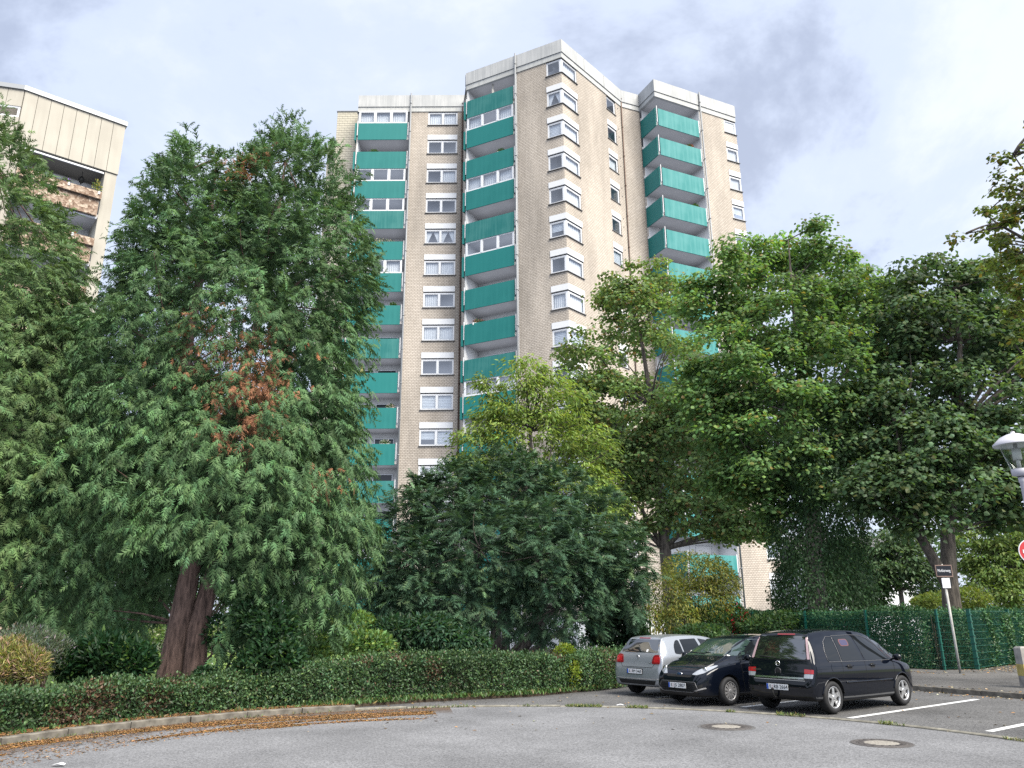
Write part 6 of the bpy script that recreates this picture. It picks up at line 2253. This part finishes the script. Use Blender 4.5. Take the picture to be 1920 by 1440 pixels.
for sg_ in (1, -1):
    v_ = 'left' if sg_ > 0 else 'right'
    fi.patch('door_window', v_, [(1.42, .955), (2.50, .935), (2.34, 1.16), (2.02, 1.325), (1.48, 1.36)], CM['side'], r=.04)
    fi.patch('quarter_window', v_, [(.62, 1.02), (1.34, .965), (1.40, 1.36), (.95, 1.345), (.72, 1.22)], CM['side'], r=.05)
    fi.patch('front_quarter_window', v_, [(2.58, .945), (2.83, .935), (2.47, 1.13)], CM['side'], r=.02)
    fi.patch('headlamp', 'front', [(sg_ * .37, .655), (sg_ * .46, .735), (sg_ * .58, .80), (sg_ * .70, .845), (sg_ * .735, .835), (sg_ * .725, .775), (sg_ * .64, .69), (sg_ * .50, .645)], CM['clear'], r=.03, res=.03, off=.006)
    c1 = fi.hit('front', sg_ * .60, .745, .008)
    q = MB().mat(CM['chrome']); q.lathe([(.062, .0), (.06, .008), (.03, -.004), (0, -.008)], 18, lambda x, y, z: (c1.x - fi.x0 + z, c1.y + x, c1.z + y)); q.build('lamp_reflector', fi.root)
    fi.patch('fog_recess', 'front', [(sg_ * .50, .345), (sg_ * .66, .40), (sg_ * .67, .47), (sg_ * .53, .42)], CM['under'], r=.02, res=.04, off=.003)
    fi.patch('fog_trim', 'front', [(sg_ * .50, .305), (sg_ * .71, .375), (sg_ * .70, .40), (sg_ * .50, .335)], CM['hub'], r=.01, res=.04, off=.006)
    fi.patch('tail_lamp', 'rear', [(sg_ * .62, .98), (sg_ * .80, .93), (sg_ * .70, 1.22), (sg_ * .63, 1.22)], CM['tail'], r=.02)
    fi.ribbon('door_gap', v_, [(2.72, .92), (2.70, .55), (2.62, .28)], .004, CM['under'], 0)
    fi.ribbon('door_gap', v_, [(1.40, 1.36), (1.38, .80), (1.36, .28)], .004, CM['under'], 0)
    fi.ribbon('door_handle', v_, [(1.46, .82), (1.66, .82)], .014, CM['black'], .02)
    fi.ribbon('bonnet_gap', 'top', [(2.92, sg_ * .69), (3.3, sg_ * .66), (3.62, sg_ * .55), (3.78, sg_ * .36), (3.82, 0)], .004, CM['under'], 0)
    fi.ribbon('body_crease', v_, [(.5, .80), (1.5, .74), (2.7, .68)], .006, CM['black'], .002)
fi.patch('upper_grille', 'front', [(-.40, .635), (.40, .635), (.34, .595), (-.34, .595)], CM['under'], r=.01, res=.05, off=.004)
fi.patch('lower_grille', 'front', [(-.50, .50), (.50, .50), (.58, .36), (.44, .285), (-.44, .285), (-.58, .36)], CM['under'], r=.03, res=.05, off=.005)
fi.ribbon('grille_trim', 'front', [(-.44, .285), (-.575, .36), (-.50, .50), (.50, .50), (.575, .36), (.44, .285), (-.44, .285)], .007, CM['trim'], .006)
for z in (.33, .37, .41, .45): fi.ribbon('grille_bar', 'front', [(-.48, z), (.48, z)], .006, CM['black'], .008)
c2 = fi.hit('front', 0, .655, .0)
q = MB().mat(CM['chrome']); q.lathe([(.066, .006), (.064, .016), (.056, .016)], 26, lambda x, y, z: (c2.x - fi.x0 + z, c2.y + x * 1.35, c2.z + y * .62)); q.build('badge_ring', fi.root)
q = MB().mat(CM['badgeblue']); q.lathe([(.057, .012), (0, .015)], 26, lambda x, y, z: (c2.x - fi.x0 + z, c2.y + x * 1.35, c2.z + y * .62)); bd = q.build('badge', fi.root)
lettering(fi.root, 'Ford', .045, CM['chrome'], (c2.x - fi.x0 + .018, 0, c2.z), (R(90), 0, R(90)), fit=.10)
fi.plate(('K', 'JS 2807'), fi.hit('front', 0, .42, 0).x + .02, .42, 1, y=.0)
q = MB().mat(CM['under'])
for y0, y1 in ((.62, -.02), (.02, -.58)):
    w0, w1 = fi.hit('front', y0, 1.055, .012), fi.hit('front', y1, 1.08, .02); q.tube([(p.x - fi.x0, p.y, p.z) for p in (w0, w1)], .010, 6)
q.build('wiper', fi.root)
fi.patch('tax_sticker', 'front', [(-.62, 1.07), (-.57, 1.07), (-.57, 1.12), (-.62, 1.12)], CM['plate'], r=.01, res=.03, off=.007)
q = MB().mat(CM['under']); q.tube([(1.95 - fi.x0, 0, 1.44), (1.88 - fi.x0, 0, 1.50)], .012, 5); q.build('antenna', fi.root)
fi.mirror(2.62, 1.0, .86, CM['black'])

# ---- silver hatchback, seen from behind
st = [(0.0, .42, .56, .68, .52, .62), (.015, .32, .68, .78, .60, .74), (.045, .27, .78, .825, .70, .77), (.075, .25, .92, .838, .84, .77), (.12, .245, 1.02, .84, .93, .75), (.22, .24, 1.18, .842, .95, .69), (.36, .23, 1.37, .842, .96, .605), (.48, .22, 1.425, .842, .96, .58), (.80, .20, 1.452, .842, .955, .575), (1.3, .18, 1.462, .842, .94, .58),
      (1.85, .18, 1.44, .842, .925, .575), (2.3, .18, 1.36, .84, .91, .565), (2.7, .18, 1.19, .835, .895, .585), (3.02, .18, 1.03, .828, .87, .63), (3.35, .18, .94, .81, .82, .63), (3.62, .18, .86, .765, .75, .58), (3.82, .19, .74, .70, .64, .52), (3.93, .22, .60, .61, .54, .46), (3.97, .30, .46, .50, .42, .40)]
po = Car('parked_silver_hatchback', 'silver hatchback with red tail lamps beside the hedge, partly hidden', st, CM['silver'], (.70, 3.17), .30, 1.46, (3.66, 21.31), R(35.5), GRP)
po.wheels(5, CM['alloy'])
po.patch('rear_window', 'rear', [(-.655, 1.045), (.655, 1.045), (.56, 1.355), (-.56, 1.355)], CM['glass'], r=.05)
po.patch('windscreen', 'front', [(-.70, 1.05), (.70, 1.05), (.58, 1.35), (-.58, 1.35)], CM['glass'], r=.05)
for sg_ in (1, -1):
    v_ = 'left' if sg_ > 0 else 'right'
    t_ = po.patch('tail_lamp', 'rear', [(sg_ * .50, .80), (sg_ * .535, .97), (sg_ * .60, 1.0), (sg_ * .755, .995), (sg_ * .785, .83), (sg_ * .77, .785), (sg_ * .56, .785)], CM['taildark'], r=.03, res=.04, off=.006)
    po.patch('lamp_core', 'rear', [(sg_ * .57, .82), (sg_ * .585, .95), (sg_ * .72, .955), (sg_ * .72, .82)], CM['tail'], r=.03, res=.04, off=.010)
    po.patch('lamp_core', 'rear', [(sg_ * .735, .82), (sg_ * .735, .955), (sg_ * .752, .955), (sg_ * .76, .82)], CM['tail'], r=.01, res=.04, off=.010)
    po.patch('quarter_window', v_, [(.60, 1.02), (.90, .985), (.92, 1.345), (.80, 1.33), (.66, 1.20)], CM['side'], r=.06)
    po.patch('door_window', v_, [(.95, .985), (1.62, .97), (1.56, 1.365), (.97, 1.35)], CM['side'], r=.03)
    po.patch('door_window', v_, [(1.72, .97), (2.62, .955), (2.40, 1.16), (2.1, 1.30), (1.66, 1.365)], CM['side'], r=.03)
    po.ribbon('door_gap', v_, [(.94, .97), (.98, .70), (1.05, .30)], .004, CM['under'], 0)
    po.ribbon('door_gap', v_, [(1.67, .96), (1.67, .30)], .004, CM['under'], 0)
    po.ribbon('door_handle', v_, [(1.0, .86), (1.2, .86)], .014, CM['silver'], .02)
    po.patch('headlamp', 'front', [(sg_ * .38, .66), (sg_ * .66, .74), (sg_ * .68, .60), (sg_ * .42, .56)], CM['clear'], r=.03)
po.patch('fuel_flap', 'right', [(.62, .78), (.78, .78), (.78, .93), (.62, .93)], CM['silver'], r=.07, res=.04, off=.003)
po.ribbon('hatch_gap', 'rear', [(-.68, 1.03), (-.60, .79), (-.53, .70), (.53, .70), (.60, .79), (.68, 1.03)], .005, CM['under'], 0)
po.patch('diffuser', 'rear', [(-.66, .40), (.66, .40), (.60, .30), (-.60, .30)], CM['under'], r=.02, off=.003)
po.ribbon('bumper_crease', 'rear', [(-.74, .44), (-.5, .425), (.5, .425), (.74, .44)], .008, CM['hub'], .004)
po.patch('brake_lamp', 'rear', [(-.2, 1.375), (.2, 1.375), (.2, 1.395), (-.2, 1.395)], CM['taildark'], r=.006, res=.05, off=.008)
c3 = po.hit('rear', 0, .93, 0)
fb3 = lambda x, y, z: (c3.x - po.x0 - z, c3.y + x, c3.z + y)
q = MB().mat(CM['chrome']); q.lathe([(.048, .004), (.050, .013), (.058, .014), (.062, .004)], 24, fb3)
for a in ((-.030, .040, -.010, -.034), (.030, .040, .010, -.034), (-.010, -.034, .0, .0), (.010, -.034, .0, .0), (-.014, .046, .0, .012), (.014, .046, .0, .012)):
    q.tube([fb3(a[0], a[1], .009), fb3(a[2], a[3], .009)], .005, 5)
q.build('badge', po.root)
q = MB().mat(CM['under']); q.lathe([(0, .004), (.05, .005)], 20, fb3); q.build('badge_field', po.root)
po.plate(('K', 'RM 2460'), min(0, po.hit('rear', 0, .60, 0).x) - .012, .60, -1, y=.06)
q = MB().mat(CM['under']); w0 = po.hit('rear', .0, 1.06, .012); w1 = po.hit('rear', .42, 1.09, .02); q.tube([(p.x - po.x0, p.y, p.z) for p in (w0, w1)], .012, 6); q.build('rear_wiper', po.root)
po.patch('window_sticker', 'rear', [(-.30, 1.06), (-.24, 1.06), (-.24, 1.12), (-.30, 1.12)], CM['plate'], r=.01, res=.03, off=.008)
l3 = po.hit('rear', -.44, .80, .006)
lettering(po.root, 'TSI', .04, CM['chrome'], (l3.x - po.x0 - .004, l3.y, l3.z), (R(90), 0, R(-90)), fit=.09)
po.mirror(2.66, 1.0, .84, CM['silver'])

# ------------------------------------------------------------------ bring the near things to true size
for k_ in ('glass', 'wind'):
    CM[k_].node_tree.nodes['Principled BSDF'].inputs['IOR'].default_value = 2.0
FIXED = {tower, stair, blk, mv.root, fi.root, po.root, cam, sun}
for o in list(COL.objects):
    if o.parent is not None or o in FIXED: continue
    if o.name.split('.')[0] in ('parasol', 'reed_screen', 'balcony_lantern', 'balcony_plant', 'ground', 'white_house'): continue
    o.location = Vector(o.location) * NEAR
    o.scale = (NEAR, NEAR, NEAR)
